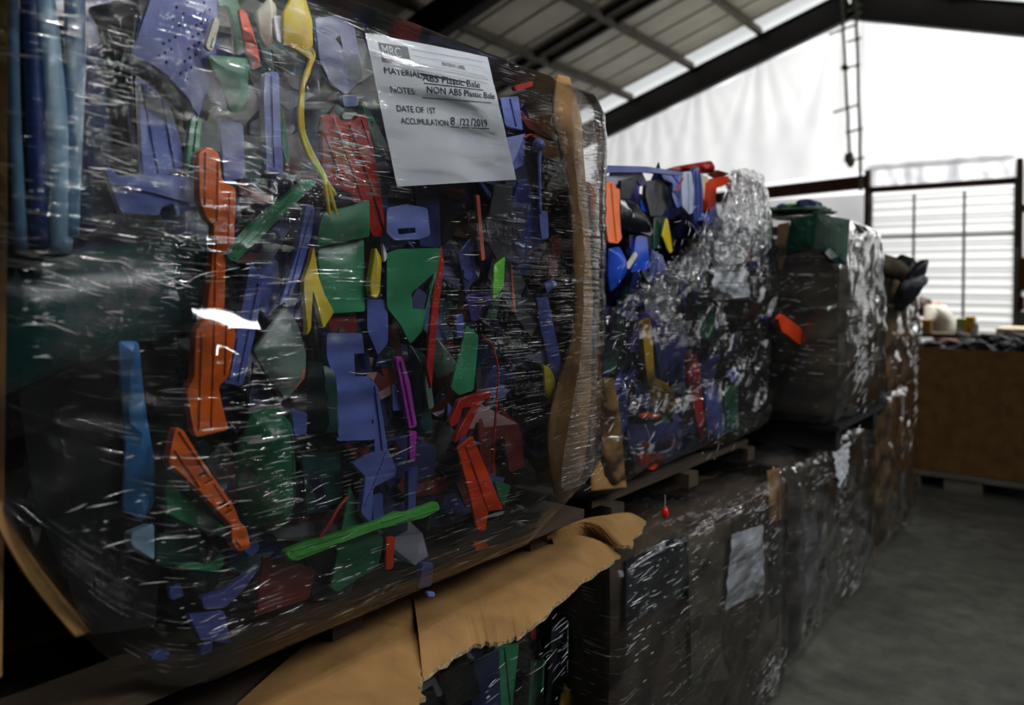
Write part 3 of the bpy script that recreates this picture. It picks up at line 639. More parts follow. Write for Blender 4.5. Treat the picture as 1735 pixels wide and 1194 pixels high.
P('bottle_blank', 'tan plastic blank left of the yellow fan comb', 'cream', [(436,20),(456,-5),(468,10),(470,70),(450,82),(440,60)], .04, dome=.01)
P('plate_strip', 'white narrow strip left of the yellow fan comb', 'white', [(462,27),(477,27),(481,74),(468,72)], .028)
P('dark_fairing', 'dark indigo panel above the large red box', 'indigo', [(534,30),(574,25),(601,44),(616,130),(588,162),(561,141),(541,100)], .03, warp=.002)
P('lug', 'blue lug between the indigo panel and the red box', 'blue2', [(580,162),(606,160),(607,180),(582,182)], .02, th=.01)
P('lever', 'green lever with a pivot hole beside the left edge of the large label', 'green2', [(614,168),(631,194),(658,248),(641,252),(621,208)], .022, th=.008, holes=[[(628,206),(632,206),(632,211),(628,211)]])
P('clamp', 'blue clamp just below the large paper label', 'blue', [(656,352),(690,345),(726,352),(731,399),(711,406),(668,408),(654,395)], .022, th=.012, holes=[[(674,388),(704,386),(705,394),(676,397)]])
P('bent_stick', 'blue bent stick leaning left of the yellow hook', 'blue', [(520,345),(534,350),(528,400),(511,457),(490,507),(472,519),(484,484),(506,420)], .022, th=.008, ribs=1)
P('jointed_bracket', 'blue jointed arm just right of the tall orange bracket', 'blue', [(425,440),(442,470),(440,520),(430,574),(411,655),(372,648),(388,600),(402,560)], .016, th=.012, ribs=2)
P('channel_rail', 'green channel rail slanting left of the bent blue stick', 'green', [(388,440),(384,428),(440,368),(520,303),(536,308),(472,372),(400,443)], .014, th=.01, ribs=2)
P('forked_hook', 'yellow forked hook left of the green square tray', 'yellow', [(532,417),(540,467),(551,500),(567,528),(548,557),(541,524),(531,492),(527,558),(519,570),(521,554),(515,477),(527,440)], .012, th=.008, warp=.002)
P('finger', 'yellow finger between the two green trays', 'yellow', [(638,417),(648,437),(646,494),(640,507),(631,501),(629,480)], .012, th=.01, dome=.005)
P('chip', 'white chip beside the yellow finger', 'white', [(648,410),(656,434),(650,446)], .014)
P('block', 'blue block behind the yellow finger', 'blue2', [(622,507),(656,507),(656,581),(640,602),(622,560)], .04, th=.02)
P('shard', 'dark red shard below the yellow hook', 'dred', [(552,534),(602,532),(606,564),(559,564)], .035)
P('bin_wall', 'green bin wall behind the bright green rail', 'green2', [(593,822),(611,869),(634,891),(649,913),(641,958),(574,1004),(562,996),(576,920)], .03, warp=.004)
P('sheet_scrap', 'dark red sheet scrap at the bottom behind the film', 'dred', [(447,942),(534,963),(524,1014),(433,1043)], .04)
P('socket', 'blue socket near the bottom film edge', 'blue', [(716,953),(735,953),(731,993),(709,997)], .015, th=.012)
P('socket_clip', 'tiny blue clip under the blue socket', 'blue', [(724,1002),(737,1002),(737,1011),(724,1011)], .005, th=.008)
P('scrap_strip', 'orange red strip below the bright green rail', 'redorange', [(654,909),(670,909),(667,964),(654,967)], .03)
cord('twig_rod', 'thin red rod leaning on the bright green rail', 'rod', 'red', [(540,912),(556,890),(572,862),(589,842)], .012, .003)
P('slat', 'blue slat crossing behind the right half of the bright green rail', 'blue2', [(691,796),(707,788),(703,868),(691,868)], .025, th=.008)
P('tube_half', 'blue upright half tube below the blue clip frame', 'blue2', [(630,840),(650,835),(652,900),(634,895)], .04)
# left end: drum and dark sheets
dr = empty('ribbed_drum', (-.16, .36, .88)); tag(dr, 'dark blue drum with pale vertical ribs at the left end', 'drum')
piece('drum_wall', '', '', 'navy', [(-60,-30),(236,-30),(240,300),(150,400),(-60,440)], .06, th=.01, dome=.03, tilt=(.1, 0), parent=dr, rough=.2)
for (px, col, rr_) in (([(70,-20),(82,80),(92,180),(98,300),(102,430)], 'pale', .011), ([(126,-20),(127,120),(122,250),(116,400)], 'mist', .010), ([(20,-20),(24,200),(36,430)], 'mist', .006), ([(50,-20),(58,200),(66,420)], 'deep', .009)):
    cord('rib', '', '', col, px, .014, rr_, parent=dr)
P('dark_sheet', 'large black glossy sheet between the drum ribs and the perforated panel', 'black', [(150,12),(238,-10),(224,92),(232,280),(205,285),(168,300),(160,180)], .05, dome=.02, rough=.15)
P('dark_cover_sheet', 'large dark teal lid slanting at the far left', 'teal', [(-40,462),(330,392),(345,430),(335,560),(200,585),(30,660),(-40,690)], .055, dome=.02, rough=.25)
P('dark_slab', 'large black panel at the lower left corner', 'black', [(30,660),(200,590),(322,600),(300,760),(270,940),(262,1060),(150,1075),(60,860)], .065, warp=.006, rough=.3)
P('hose_strip', 'upright sky blue strip at the lower left', 'sky', [(200,578),(236,578),(246,680),(262,782),(262,850),(242,884),(206,862),(212,760)], .05, dome=.012, rough=.3)
P('pale_block', 'pale blue block under the sky blue strip', 'pale', [(222,902),(262,886),(262,950),(222,924)], .03, th=.015)
for i, (pl_, lb) in enumerate((([(340,1012),(378,1002),(444,955),(410,1002),(380,1030),(345,1032)], 'blue shard rising below the green clawed foot'),
        ([(252,1116),(270,1098),(290,1104),(276,1122)], 'lowest left small blue block'),
        ([(318,1040),(380,1034),(392,1090),(340,1085)], 'broad blue crushed plate near the bottom left'),
        ([(340,1098),(362,1080),(354,1150),(334,1156)], 'narrow blue shard near the bottom left edge'),
        ([(284,1000),(306,985),(312,1010),(290,1018)], 'rounded blue cap near the bottom left'),
        ([(410,930),(432,912),(440,928),(424,945)], 'small blue block at the tip of the orange slotted arm'),
        ([(384,1108),(412,1094),(418,1112),(392,1122)], 'small blue block near the bottom centre left'))):
    P('blue_fragment', lb, 'blue2', pl_, .045, th=.01)
P('pillar', 'dark blue pillar right of the tall orange bracket', 'blue2', [(494,690),(522,700),(520,735),(500,742)], .03)
for lb, c, pl_, d in (('blue angular piece right of the large red box', 'blue2', [(640,330),(655,330),(662,420),(646,430)], .04),
      ('indigo broad panel under the lower edge of the large label', 'indigo', [(700,312),(742,312),(748,420),(712,418)], .05),
      ('dark blue frame piece right of the red blade', 'indigo', [(775,430),(800,400),(806,470),(788,500)], .04),
      ('blue tag on a stem right of the red blade', 'blue2', [(786,455),(800,462),(796,478),(784,470)], .02),
      ('blue sliver left of the green bladed plate', 'blue2', [(772,535),(784,530),(787,570),(774,575)], .03),
      ('grey clear panel below the label right half', 'char', [(838,312),(868,312),(866,430),(842,440),(820,400)], .03),
      ('salmon thin strip below the large label', 'salmon', [(808,330),(814,330),(820,440),(814,442)], .02),
      ('salmon sliver right of the lime spatula', 'salmon', [(866,440),(870,480),(874,530),(869,525)], .02),
      ('teal broad panel under the windowed blue housing', 'teal', [(512,770),(575,760),(580,850),(520,870)], .05),
      ('navy plate above the green rounded shell', 'indigo', [(430,610),(480,680),(470,690),(420,690)], .04),
      ('blue plate behind the green channel rail', 'blue2', [(420,470),(470,440),(478,510),(450,540)], .045),
      ('red brown shard left of the green channel rail end', 'dred', [(395,432),(445,428),(420,448),(398,446)], .03),
      ('blue dark plate beneath the perforated panel right side', 'blue2', [(372,200),(410,210),(414,300),(380,310)], .05),
      ('red dim plate right of the tall blue column base', 'dred', [(405,300),(440,330),(470,335),(440,345),(400,325)], .035),
      ('violet dim plate right of the leaf-shaped shell', 'purple', [(790,500),(830,490),(835,540),(800,545)], .05),
      ('red dim column left of the cardboard corner bottom', 'dred', [(850,690),(880,720),(890,790),(862,800)], .05)):
    P('plastic_plate', lb, c, pl_, d)
# cardboard corner at the far end, near end board
def board_strip(name, px_l, px_r, X, mat, parent, th=.006, curl=0., amp=.004, label=None, n=40):
    bm = bmesh.new(); L = smooth_line([at_x(x, y, X) for x, y in px_l], n//(len(px_l)-1)); Rr = smooth_line([at_x(x, y, X) for x, y in px_r], n//(len(px_r)-1))
    m = min(len(L), len(Rr)); rows = []
    for i in range(m):
        a, b = L[int(i*(len(L)-1)/(m-1))], Rr[int(i*(len(Rr)-1)/(m-1))]; row = []
        for k in range(9):
            t = k/8; p = a.lerp(b, t); off = curl*max(0, t-.45)**2 + amp*noise.noise(Vector((p.y*14, p.z*10, X*9)))
            row.append((p+Vector((off, 0, 0))))
        rows.append(row)
    fv = [[bm.verts.new(p) for p in r] for r in rows]; bv = [[bm.verts.new(p-Vector((th, 0, 0))) for p in r] for r in rows]
    for i in range(m-1):
        for k in range(8):
            bm.faces.new((fv[i][k], fv[i][k+1], fv[i+1][k+1], fv[i+1][k])); bm.faces.new((bv[i+1][k], bv[i+1][k+1], bv[i][k+1], bv[i][k]))
        for k in (0, 8): bm.faces.new((fv[i][k], fv[i+1][k], bv[i+1][k], bv[i][k]))
    for i in (0, m-1):
        for k in range(8): bm.faces.new((fv[i][k], bv[i][k], bv[i][k+1], fv[i][k+1]))
    if parent: bmesh.ops.translate(bm, verts=bm.verts, vec=-parent.location)
    o = obj(name, bm, mat, None, True); o.parent = parent
    return o
board_strip('corner_board', [(946,126),(940,200),(956,270),(968,340),(972,430),(974,540),(958,620),(934,700),(932,780),(944,838)], [(980,134),(1000,200),(1006,290),(1010,360),(1018,450),(1018,540),(1018,640),(1016,720),(1010,770),(1004,802)], -.006, M['kraft'], b1, curl=-.075)
bm = bmesh.new(); box(bm, (-.54, 1.335, 1.28), (.98, .006, .78)); bmesh.ops.translate(bm, verts=bm.verts, vec=-b1.location); o = obj('end_board', bm, M['kraft']); o.parent = b1
bm = bmesh.new(); box(bm, (-.5, .285, 1.3), (.96, .008, .76)); bmesh.ops.translate(bm, verts=bm.verts, vec=-b1.location); o = obj('end_board', bm, M['kraft']); o.parent = b1
board_strip('corner_board', [(-14,-20),(-10,150),(-12,300),(-16,430)], [(16,-20),(14,150),(12,300),(6,420)], 0., M['kraft'], b1)
board_strip('corner_board', [(-20,840),(0,900),(50,984),(128,1080)], [(-4,838),(16,884),(70,964),(154,1070)], .004, M['kraft'], b1)
# film laps: extra turns of film with a visible edge
sheet('film_lap', [(-60,462),(150,425),(440,385),(700,380),(700,300),(440,310),(-60,330)], .03, M['film'], b1, amp=.002, freq=6, step=.02, seed=2., crease=.55)
sheet('film_lap', [(968,150),(990,160),(1006,200),(1018,330),(1024,450),(1022,640),(1008,806),(945,842),(958,740),(985,600),(990,400),(972,300)], .034, M['film_e'], b1, amp=.003, freq=18, step=.010, seed=12., crease=1.3, curl=lambda p: -4*max(0, p.x-.02)**2)
sheet('film_lap', [(-60,660),(30,640),(240,545),(340,475),(420,470),(420,600),(300,640),(40,740),(-60,760)], .03, M['film_c'], b1, amp=.002, freq=7, step=.02, seed=4., crease=.2)
TL_ = {0: -.28, 5: -.25, 4: -.15, 12: -.12, 14: .0, 7: .15}
sp = [(q.y, q.z, a, b, TL_.get(i, 0), (a*b)**.5*(1.6 if i in (0, 4, 5, 6, 10, 14) else 1)) for i, (q, a, b) in enumerate(CL)]
sp += [(1.0, 1.15, .3, .3, 0, .16), (.7, 1.5, .25, .15, 0, .05), (.6, 1.1, .2, .2, 0, .08)]
crease_glints(b1, sp, 1000, lambda u, v: Vector((.031+.003*noise.noise(Vector((u*20, v*20, 0))), u, v)), 3, .005, .042, ok=lambda u, v: .285 < u < 1.35 and v > .895+(5*(.52-u)**2 if u < .52 else 0))
sheet('film_lap', [(312,472),(436,472),(436,600),(312,600)], .034, M['film_s'], b1, amp=.0, freq=6, step=.012, seed=2., crease=0., curl=lambda p: .016-(p.y+.0965)**2/.6+p.x*p.x/12)  # added smooth patch, curved to mirror a light as a bright bar
# ------------------------------------------------------------------ the big paper label
def label_sheet(name, label, corners, X, text=None, curve=.0, wave=.001, dent=None):
    q = [at_x(x, y, X) for x, y in corners]  # TL TR BR BL
    c = sum(q, Vector())/4; root = empty(name, c); tag(root, label, 'label')
    def uv(u, v, up=0.): p = (q[0]*(1-u)+q[1]*u)*(1-v)+(q[3]*(1-u)+q[2]*u)*v; return p+Vector((up+wave*noise.noise(Vector((u*7, v*7, X*50)))-curve*(u-.5)**2, 0, 0))-c
    bm = bmesh.new(); n = 24; g = [[bm.verts.new(uv(i/n, j/n)) for j in range(n+1)] for i in range(n+1)]; g2 = [[bm.verts.new(uv(i/n, j/n)-Vector((.0004, 0, 0))) for j in range(n+1)] for i in range(n+1)]
    for i in range(n):
        for j in range(n): bm.faces.new((g[i][j], g[i][j+1], g[i+1][j+1], g[i+1][j])); bm.faces.new((g2[i+1][j], g2[i+1][j+1], g2[i][j+1], g2[i][j]))
    o = obj('paper_sheet', bm, M['paper'], None, True); o.parent = root
    return root, uv
def words(root, uv, items, name, mat, up=.0009):
    """lettering laid on the paper: each item = (text, u0, v baseline, u width, v height, shear, v drift)"""
    bm = bmesh.new()
    for (s, u0, vb, wd, ht, sh, drift) in items:
        cu = bpy.data.curves.new('t', 'FONT'); cu.body = s; cu.size = 1; cu.shear = sh; cu.resolution_u = 3; to = bpy.data.objects.new('t', cu); COL.objects.link(to)
        bpy.context.view_layer.update(); me = bpy.data.meshes.new_from_object(to.evaluated_get(bpy.context.evaluated_depsgraph_get()))
        xs = [v.co.x for v in me.vertices]; x0, x1 = min(xs), max(xs); k = len(bm.verts); vs = []
        for v in me.vertices:
            t = (v.co.x-x0)/(x1-x0); vs.append(bm.verts.new(uv(u0+t*wd, vb+drift*t-v.co.y/.7*ht, up)))
        for p in me.polygons:
            try: bm.faces.new([vs[i] for i in p.vertices])
            except ValueError: pass
        bpy.data.objects.remove(to); bpy.data.curves.remove(cu); bpy.data.meshes.remove(me)
        o = obj(name, bm, mat); o.parent = root; bm = bmesh.new()
    bm.free()
def strokes(root, uv, lines, name, mat, up=.001):
    bm = bmesh.new()
    for (u0, v0, u1, v1, wv) in lines:
        n = 8; a = [bm.verts.new(uv(u0+(u1-u0)*i/n, v0+(v1-v0)*i/n-wv, up)) for i in range(n+1)]; b = [bm.verts.new(uv(u0+(u1-u0)*i/n, v0+(v1-v0)*i/n+wv, up)) for i in range(n+1)]
        for i in range(n): bm.faces.new((a[i], a[i+1], b[i+1], b[i]))
    o = obj(name, bm, mat); o.parent = root; return o
lab, luv = label_sheet('paper_label', 'large white paper label with printed fields under the film of the nearest bale', [(622,55),(829,96),(878,304),(676,316)], .006, curve=.015)
words(lab, luv, [('MATERIAL:', .075, .245, .275, .042, 0, 0), ('NOTES:', .09, .368, .18, .042, 0, 0), ('DATE OF 1ST', .105, .492, .29, .042, 0, 0), ('ACCUMULATION:', .115, .575, .37, .042, 0, 0), ('MATERIAL LABEL', .535, .135, .205, .026, 0, 0)], 'printed_text', M['ink'])
words(lab, luv, [('ABS Plastic Bale', .345, .262, .50, .05, .15, .0), ('NON ABS Plastic Bale', .36, .345, .61, .048, .15, -.01), ('8', .497, .566, .04, .06, .2, 0), ('/22', .575, .566, .085, .055, .12, 0), ('/2019', .675, .566, .155, .06, .1, 0)], 'handwriting', M['pen'])
strokes(lab, luv, [(.33,.215,.72,.232,.004),(.34,.225,.62,.226,.003),(.35,.28,.87,.275,.0022),(.31,.385,.92,.37,.0022),(.485,.582,.56,.582,.002),(.58,.582,.66,.582,.002),(.675,.582,.84,.578,.002)], 'ruled_lines', M['ink'])
strokes(lab, luv, [(.30,.055,.93,.05,.0012),(.30,.165,.94,.185,.0012),(.30,.145,.94,.165,.001),(.93,.05,.945,.215,.001),(.08,.19,.94,.215,.001),(.30,.10,.93,.095,.0008)], 'table_rules', M['inkgrey'])
bm = bmesh.new(); g = [[bm.verts.new(luv(.075+.205*i/10, .045+.125*j/10, .0008)) for j in range(11)] for i in range(11)]
for i in range(10):
    for j in range(10): bm.faces.new((g[i][j], g[i][j+1], g[i+1][j+1], g[i+1][j]))
lg = obj('logo', bm, M['inkgrey']); lg.parent = lab
words(lab, luv, [('MRC', .085, .125, .135, .066, .1, 0)], 'logo_letters', M['paper'], .0013)
strokes(lab, luv, [(.08,.15,.24,.155,.004),(.19,.12,.27,.16,.006),(.2,.165,.27,.165,.003)], 'logo_marks', M['ink'], .0012)

# ================================================================== pallet under bale 1 and torn box below
pal = empty('wooden_pallet', (-.5, .85, .76)); tag(pal, 'dark wooden pallet under the nearest upper bale', 'pallet')
for x in (-.07, -.32, -.58, -.84):
    bm = bmesh.new(); box(bm, (x, .78, .842), (.1, 1.12, .018)); bmesh.ops.translate(bm, verts=bm.verts, vec=-pal.location); o = obj('deck_board', bm, M['wood']); o.parent = pal
for y in (.3, .78, 1.28):
    bm = bmesh.new(); box(bm, (-.54, y, .80), (.9, .06, .066)); bmesh.ops.translate(bm, verts=bm.verts, vec=-pal.location); o = obj('stringer', bm, M['wood']); o.parent = pal

l1 = empty('plastic_bale', (-.55, .78, 0)); tag(l1, 'lower bale under the nearest one, coloured plastic in film under torn cardboard', 'bale', 'lower row of wrapped bales')
core(l1, -1.0, -.28, .2, 1.2, .02, .72)
shell('stretch_film', -1.05, -.07, .1, 1.31, .02, .72, M['film_c'], l1, r=.16, step=.016, amp=.012, bulge=.03, pinch=(.04, .16), seed=9., shear=.5, lid=.2)
scrap('compressed_scrap', l1, -.27, -.14, .2, 1.2, .1, .62, 240, ['navy', 'indigo', 'black', 'dgreen', 'char', 'teal'], seed=8)
bm = bmesh.new(); box(bm, (-.54, .62, .748), (1.0, 1.0, .008)); bmesh.ops.translate(bm, verts=bm.verts, vec=-l1.location); o = obj('shade_lid', bm, M['kraft_dark']); o.parent = l1  # dark board added where the bale top lies in shadow
bm = bmesh.new(); box(bm, (-.06, .38, .37), (.008, .62, .74)); bmesh.ops.translate(bm, verts=bm.verts, vec=-l1.location); o = obj('shade_board', bm, M['kraft_dark']); o.parent = l1  # dark board added to make the shadowed near side read black
L1X = -.1
def Q(name, label, col, poly, d=.02, cat='plastic piece', **k): return piece(name, label, cat, col, poly, d, L1X, **k)
Q('green_strip', 'upright green strip nearest the torn cardboard edge in the lower bale', 'green', [(838,1096),(880,1090),(868,1200),(848,1200)], .02, ribs=1)
Q('green_strip', 'broad green upright strip in the lower bale right of the other green strip', 'green2', [(898,1120),(922,1116),(920,1215),(895,1215)], .02)
Q('white_corner', 'white moulded corner under the cardboard flap tear', 'white', [(704,1166),(738,1146),(752,1178),(742,1182),(734,1160),(712,1174)], .01)
Q('black_bowl', 'black glossy bowl piece beside the white moulded corner', 'black', [(750,1140),(800,1120),(820,1180),(760,1200)], .02, dome=.02, rough=.15)
Q('blue_sheet', 'dark blue sheet left of the upright green strip', 'navy', [(800,1120),(846,1098),(850,1200),(800,1200)], .015)
Q('chip_red', 'small red chip at the top of the lower bale', 'red', [(898,1068),(908,1062),(908,1082),(900,1084)], .01)
Q('clear_sheet', 'grey clear panel at the right end of the lower bale', 'char', [(935,1060),(990,1040),(1012,1110),(1000,1200),(925,1200)], .03, dome=.01, rough=.2)
Q('yellow_scrap', 'olive yellow pointed scrap low in the lower bale', 'ochre', [(958,1158),(985,1200),(950,1200)], .01)
# torn flap: top flap of the box below, folded out into the aisle, with a ragged edge
def flap(name, label, inner, outer, zi, zo, mat, seed, th=.007, rag=.008, top=None, parent=None, drop=.0):
    bm = bmesh.new(); A_ = smooth_line([at_z(x, y, zi) for x, y in inner], 16); B_ = smooth_line([at_z(x, y, zo) for x, y in outer], 16); m = min(len(A_), len(B_)); K = 8; fv = []; bv = []
    for i in range(m):
        a = A_[int(i*(len(A_)-1)/(m-1))]; b = B_[int(i*(len(B_)-1)/(m-1))]; d = (b-a).normalized()
        b = b+d*rag*(noise.noise(Vector((i*.37, seed, 0)))+.7*noise.noise(Vector((i*1.3, seed, 4))))
        r1 = []; r2 = []
        for k in range(K+1):
            t = k/K; p = a.lerp(b, t); p.z += .012*math.sin(t*math.pi)+.01*noise.noise(Vector((p.y*6, t*2, seed)))*t-drop*t*t
            r1.append(bm.verts.new(p)); r2.append(bm.verts.new(p-Vector((0, 0, th*(1+.3*noise.noise(Vector((i*.9, 0, seed))))))))
        fv.append(r1); bv.append(r2)
    for i in range(m-1):
        for k in range(K):
            bm.faces.new((fv[i][k], fv[i][k+1], fv[i+1][k+1], fv[i+1][k])); bm.faces.new((bv[i+1][k], bv[i+1][k+1], bv[i][k+1], bv[i][k]))
        f = bm.faces.new((fv[i][K], bv[i][K], bv[i+1][K], fv[i+1][K])); f.material_index = 1
        bm.faces.new((fv[i][0], fv[i+1][0], bv[i+1][0], bv[i][0]))
    for i in (0, m-1):
        for k in range(K): f = bm.faces.new((fv[i][k], bv[i][k], bv[i][k+1], fv[i][k+1])); f.material_index = 1
    if parent: bmesh.ops.translate(bm, verts=bm.verts, vec=-parent.location)
    me = bpy.data.meshes.new(name); bmesh.ops.recalc_face_normals(bm, faces=bm.faces); bm.to_mesh(me); bm.free(); me.materials.append(mat); me.materials.append(M['kraft_edge'])
    o = bpy.data.objects.new(name, me); COL.objects.link(o)
    if parent: o.parent = parent
    else: tag(o, label, 'cardboard')
    return o
flap('cardboard_flap', '', [(360,1230),(540,1075),(700,985),(790,945)], [(690,1230),(712,1180),(716,1140),(742,1115),(765,1080)], .765, .745, M['kraft'], 2., parent=l1, rag=.012)
flap('cardboard_flap', '', [(700,1010),(800,955),(880,915),(960,905)], [(716,1150),(800,1090),(850,1085),(900,1060),(980,990),(1052,938)], .77, .742, M['kraft'], 5., parent=l1)
# box side boards seen in the dark between the stacks
# ================================================================== BALE 2 (upper)
X2 = -.12
b2 = empty('plastic_bale', (-.6, 2.1, .85)); tag(b2, 'second upper bale, film torn open at the top showing blue and orange plastic', 'bale', 'upper row of wrapped bales')
core(b2, -1.1, X2-.2, 1.6, 2.6, .86, 1.6)
OPEN = [(940,180),(1250,200),(1242,290),(1222,340),(1190,400),(1110,465),(1060,500),(1010,540)]
def sk2(c):
    p = proj(c); return inside(p, OPEN)
shell('stretch_film', -1.15, X2+.02, 1.5, 2.68, .80, 1.70, M['film_b'], b2, r=.09, step=.014, amp=.02, bulge=.035, pinch=(.10, .05), seed=14., skip=sk2, shear=.7)
sheet('film_lap', [(1030,520),(1100,480),(1190,405),(1232,330),(1246,282),(1262,300),(1240,360),(1205,430),(1160,500),(1120,548),(1095,540),(1085,500)], X2+.06, M['film_n'], b2, amp=.012, freq=22, step=.01, seed=6.)
sheet('film_lap', [(1240,282),(1292,292),(1302,360),(1306,430),(1240,450),(1200,440),(1230,340)], X2+.07, M['film_w'], b2, amp=.010, freq=14, step=.011, seed=31.)
scrap('compressed_scrap', b2, X2-.2, X2-.07, 1.62, 2.6, .88, 1.60, 300, ['navy', 'indigo', 'black', 'dgreen', 'char', 'blue2', 'purple', 'navy', 'black'], seed=21)
def S(name, label, col, poly, d=.03, cat='plastic piece', **k): return piece(name, label, cat, col, poly, d, X2, **k)
S('orange_slab', 'battered orange slab at the left of the open second bale', 'orange', [(1018,309),(1042,308),(1043,318),(1050,320),(1052,395),(1053,404),(1045,413),(1030,411),(1026,385),(1019,360)], .0, th=.03, warp=.006, ribs=1)
S('white_ledge', 'white ledge above the battered orange slab', 'cloud', [(1014,298),(1072,298),(1080,306),(1046,312),(1014,304)], .02, th=.02)
S('black_bracket', 'black bracket with a pale rim right of the battered orange slab', 'char', [(1052,306),(1074,302),(1080,308),(1066,338),(1050,336)], .015, th=.012)
S('black_hood', 'large black curved hood in the open second bale', 'black', [(1052,336),(1075,342),(1094,368),(1105,392),(1098,400),(1052,388)], .02, dome=.02, rough=.2)
S('grey_leaf', 'grey leaf-shaped piece below the black curved hood', 'grey', [(1083,380),(1100,378),(1106,392),(1102,400),(1084,394)], .015)
S('purple_block', 'purple block below the black curved hood', 'purple', [(1066,392),(1082,388),(1084,402),(1072,422),(1066,420)], .03)
S('royal_wedge', 'bright royal blue wedge at the bottom of the open second bale', 'royal', [(1078,400),(1095,396),(1101,455),(1070,462)], .02, th=.012)
S('royal_pipe', 'bright blue curved pipe beside the cardboard corner', 'royal', [(1030,420),(1050,418),(1060,440),(1060,465),(1046,485),(1034,495),(1031,470)], .01, dome=.02)
S('blue_edge', 'blue upright edge right of the black bracket', 'royal', [(1086,340),(1093,336),(1096,362),(1088,356)], .03)
S('ivory_sliver', 'pale green pointed sliver beside the bright royal wedge', 'cream', [(1078,426),(1081,432),(1066,456),(1060,452)], .01)
S('purple_cover', 'dark purple cover at the top left of the open second bale', 'purple', [(1036,293),(1086,287),(1094,302),(1096,312),(1086,316),(1078,304),(1040,300)], .02, warp=.005)
S('top_plate', 'long blue top plate along the top edge of the second bale', 'blue2', [(1018,288),(1030,280),(1094,282),(1152,290),(1158,297),(1100,292),(1034,292),(1020,296)], .0, th=.02)
S('folded_sheet', 'black folded panel in the middle of the open second bale', 'char', [(1096,306),(1120,304),(1138,322),(1134,345),(1120,366),(1100,366),(1094,330)], .03, warp=.006)
S('olive_sheet', 'dark olive sheet under the black folded panel', 'dgreen', [(1108,368),(1130,366),(1128,420),(1106,420)], .035)
S('yellow_spike', 'yellow green pointed blade in the open second bale', 'yellow', [(1129,369),(1132,372),(1140,425),(1136,430),(1123,400)], .02)
S('latch_plate', 'blue latch frame with pale highlights in the open second bale', 'blue', [(1118,290),(1150,294),(1158,300),(1150,310),(1156,350),(1146,352),(1138,330),(1140,310),(1124,304)], .02, ribs=2, th=.012)
S('pale_column', 'pale blue moulded column in the open second bale', 'cloud', [(1158,291),(1171,290),(1175,320),(1174,360),(1168,363),(1156,350),(1154,320)], .005, th=.018, ribs=1)
S('deep_column', 'deep blue ridged column right of the pale moulded column', 'blue2', [(1174,288),(1184,282),(1190,320),(1190,372),(1178,384),(1174,350)], .008, th=.018, ribs=2)
S('ivory_plate', 'ivory plate wedged between blue columns of the second bale', 'cream', [(1188,294),(1200,300),(1198,325),(1192,338)], .008)
S('blue_rib', 'slim blue rib left of the orange hook piece', 'blue', [(1198,318),(1204,322),(1196,370),(1188,372)], .006, ribs=1)
S('orange_hook', 'orange hook piece at the upper right of the second bale', 'redorange', [(1204,309),(1214,302),(1234,298),(1236,308),(1224,316),(1214,318),(1212,345),(1202,358),(1200,340)], .0, th=.02, warp=.004)
S('blue_bolt', 'pale blue bolt end poking over the film edge of the second bale', 'blue', [(1192,372),(1210,356),(1216,366),(1200,384)], -.02, th=.02)
S('red_pipe', 'red crushed pipe lying on top of the second bale', 'red', [(1135,286),(1160,279),(1204,272),(1210,285),(1214,292),(1180,292)], .06, th=.03, dome=.015)
S('dark_red_plate', 'dark red plate on top right of the second bale', 'dred', [(1200,296),(1216,288),(1236,294),(1214,304)], .04)
cord('red_wire', 'thin red wire in the blue latch frame', 'wire', 'red', [(1157,302),(1150,316),(1143,325)], -.005, .003, X2)
S('dust_blue', 'dark blue mass right of the paper label in the second bale', 'indigo', [(1275,410),(1308,400),(1306,440),(1268,462)], .03)
S('rust_scrap', 'rust orange scrap beside the small paper label', 'salmon', [(1262,420),(1276,424),(1278,440),(1264,446)], .02)
S('crossbar', 'ochre yellow stirrer stick in the second bale', 'ochre', [(1086,546),(1102,538),(1110,640),(1106,660),(1098,650),(1092,600)], .01, th=.012)
S('ribbed_cup', 'ochre ribbed cup at the foot of the ochre stick', 'ochre', [(1096,660),(1112,640),(1130,650),(1144,672),(1142,696),(1122,704),(1104,690)], .015, dome=.03, ribs=5)
S('red_rail', 'red rail piece in the middle of the second bale', 'red', [(1168,596),(1180,600),(1186,640),(1196,740),(1188,745),(1176,690),(1166,640)], .01, th=.012)
S('green_patch', 'dim green panel below the small paper label', 'green2', [(1182,515),(1215,520),(1210,580),(1185,570)], .04)
S('green_post', 'dim green upright leg low in the second bale', 'green2', [(1226,640),(1252,640),(1250,720),(1230,735)], .03)
S('blue_clip', 'small pale blue clip above the green leg', 'blue', [(1232,628),(1254,622),(1256,644),(1240,648)], .01)
S('navy_sheet', 'large navy sheet behind the ochre stick', 'indigo', [(1106,560),(1160,540),(1170,640),(1120,650)], .05)
S('navy_low', 'navy panel low in the second bale behind the red knot', 'indigo', [(1060,720),(1180,712),(1190,760),(1075,800)], .05)
S('blue_low', 'blue panel right of the red rail piece', 'blue2', [(1196,650),(1226,640),(1230,735),(1198,740)], .045)
S('red_knot', 'bright red knotted scrap at the bottom of the second bale', 'redorange', [(1088,770),(1098,764),(1110,772),(1122,770),(1120,784),(1108,796),(1090,790)], -.005, th=.015, warp=.008)
S('red_bead', 'small red bead above the bright red knotted scrap', 'redorange', [(1092,750),(1099,748),(1101,758),(1094,758)], -.005, th=.012)
S('red_bead', 'small red bead right of the bright red knotted scrap', 'redorange', [(1136,746),(1142,745),(1144,756),(1138,758)], -.005, th=.012)
S('red_lace', 'red lace of scrap under the ochre ribbed cup', 'redorange', [(1084,702),(1100,699),(1118,703),(1116,710),(1100,706),(1086,708)], .0, th=.008)
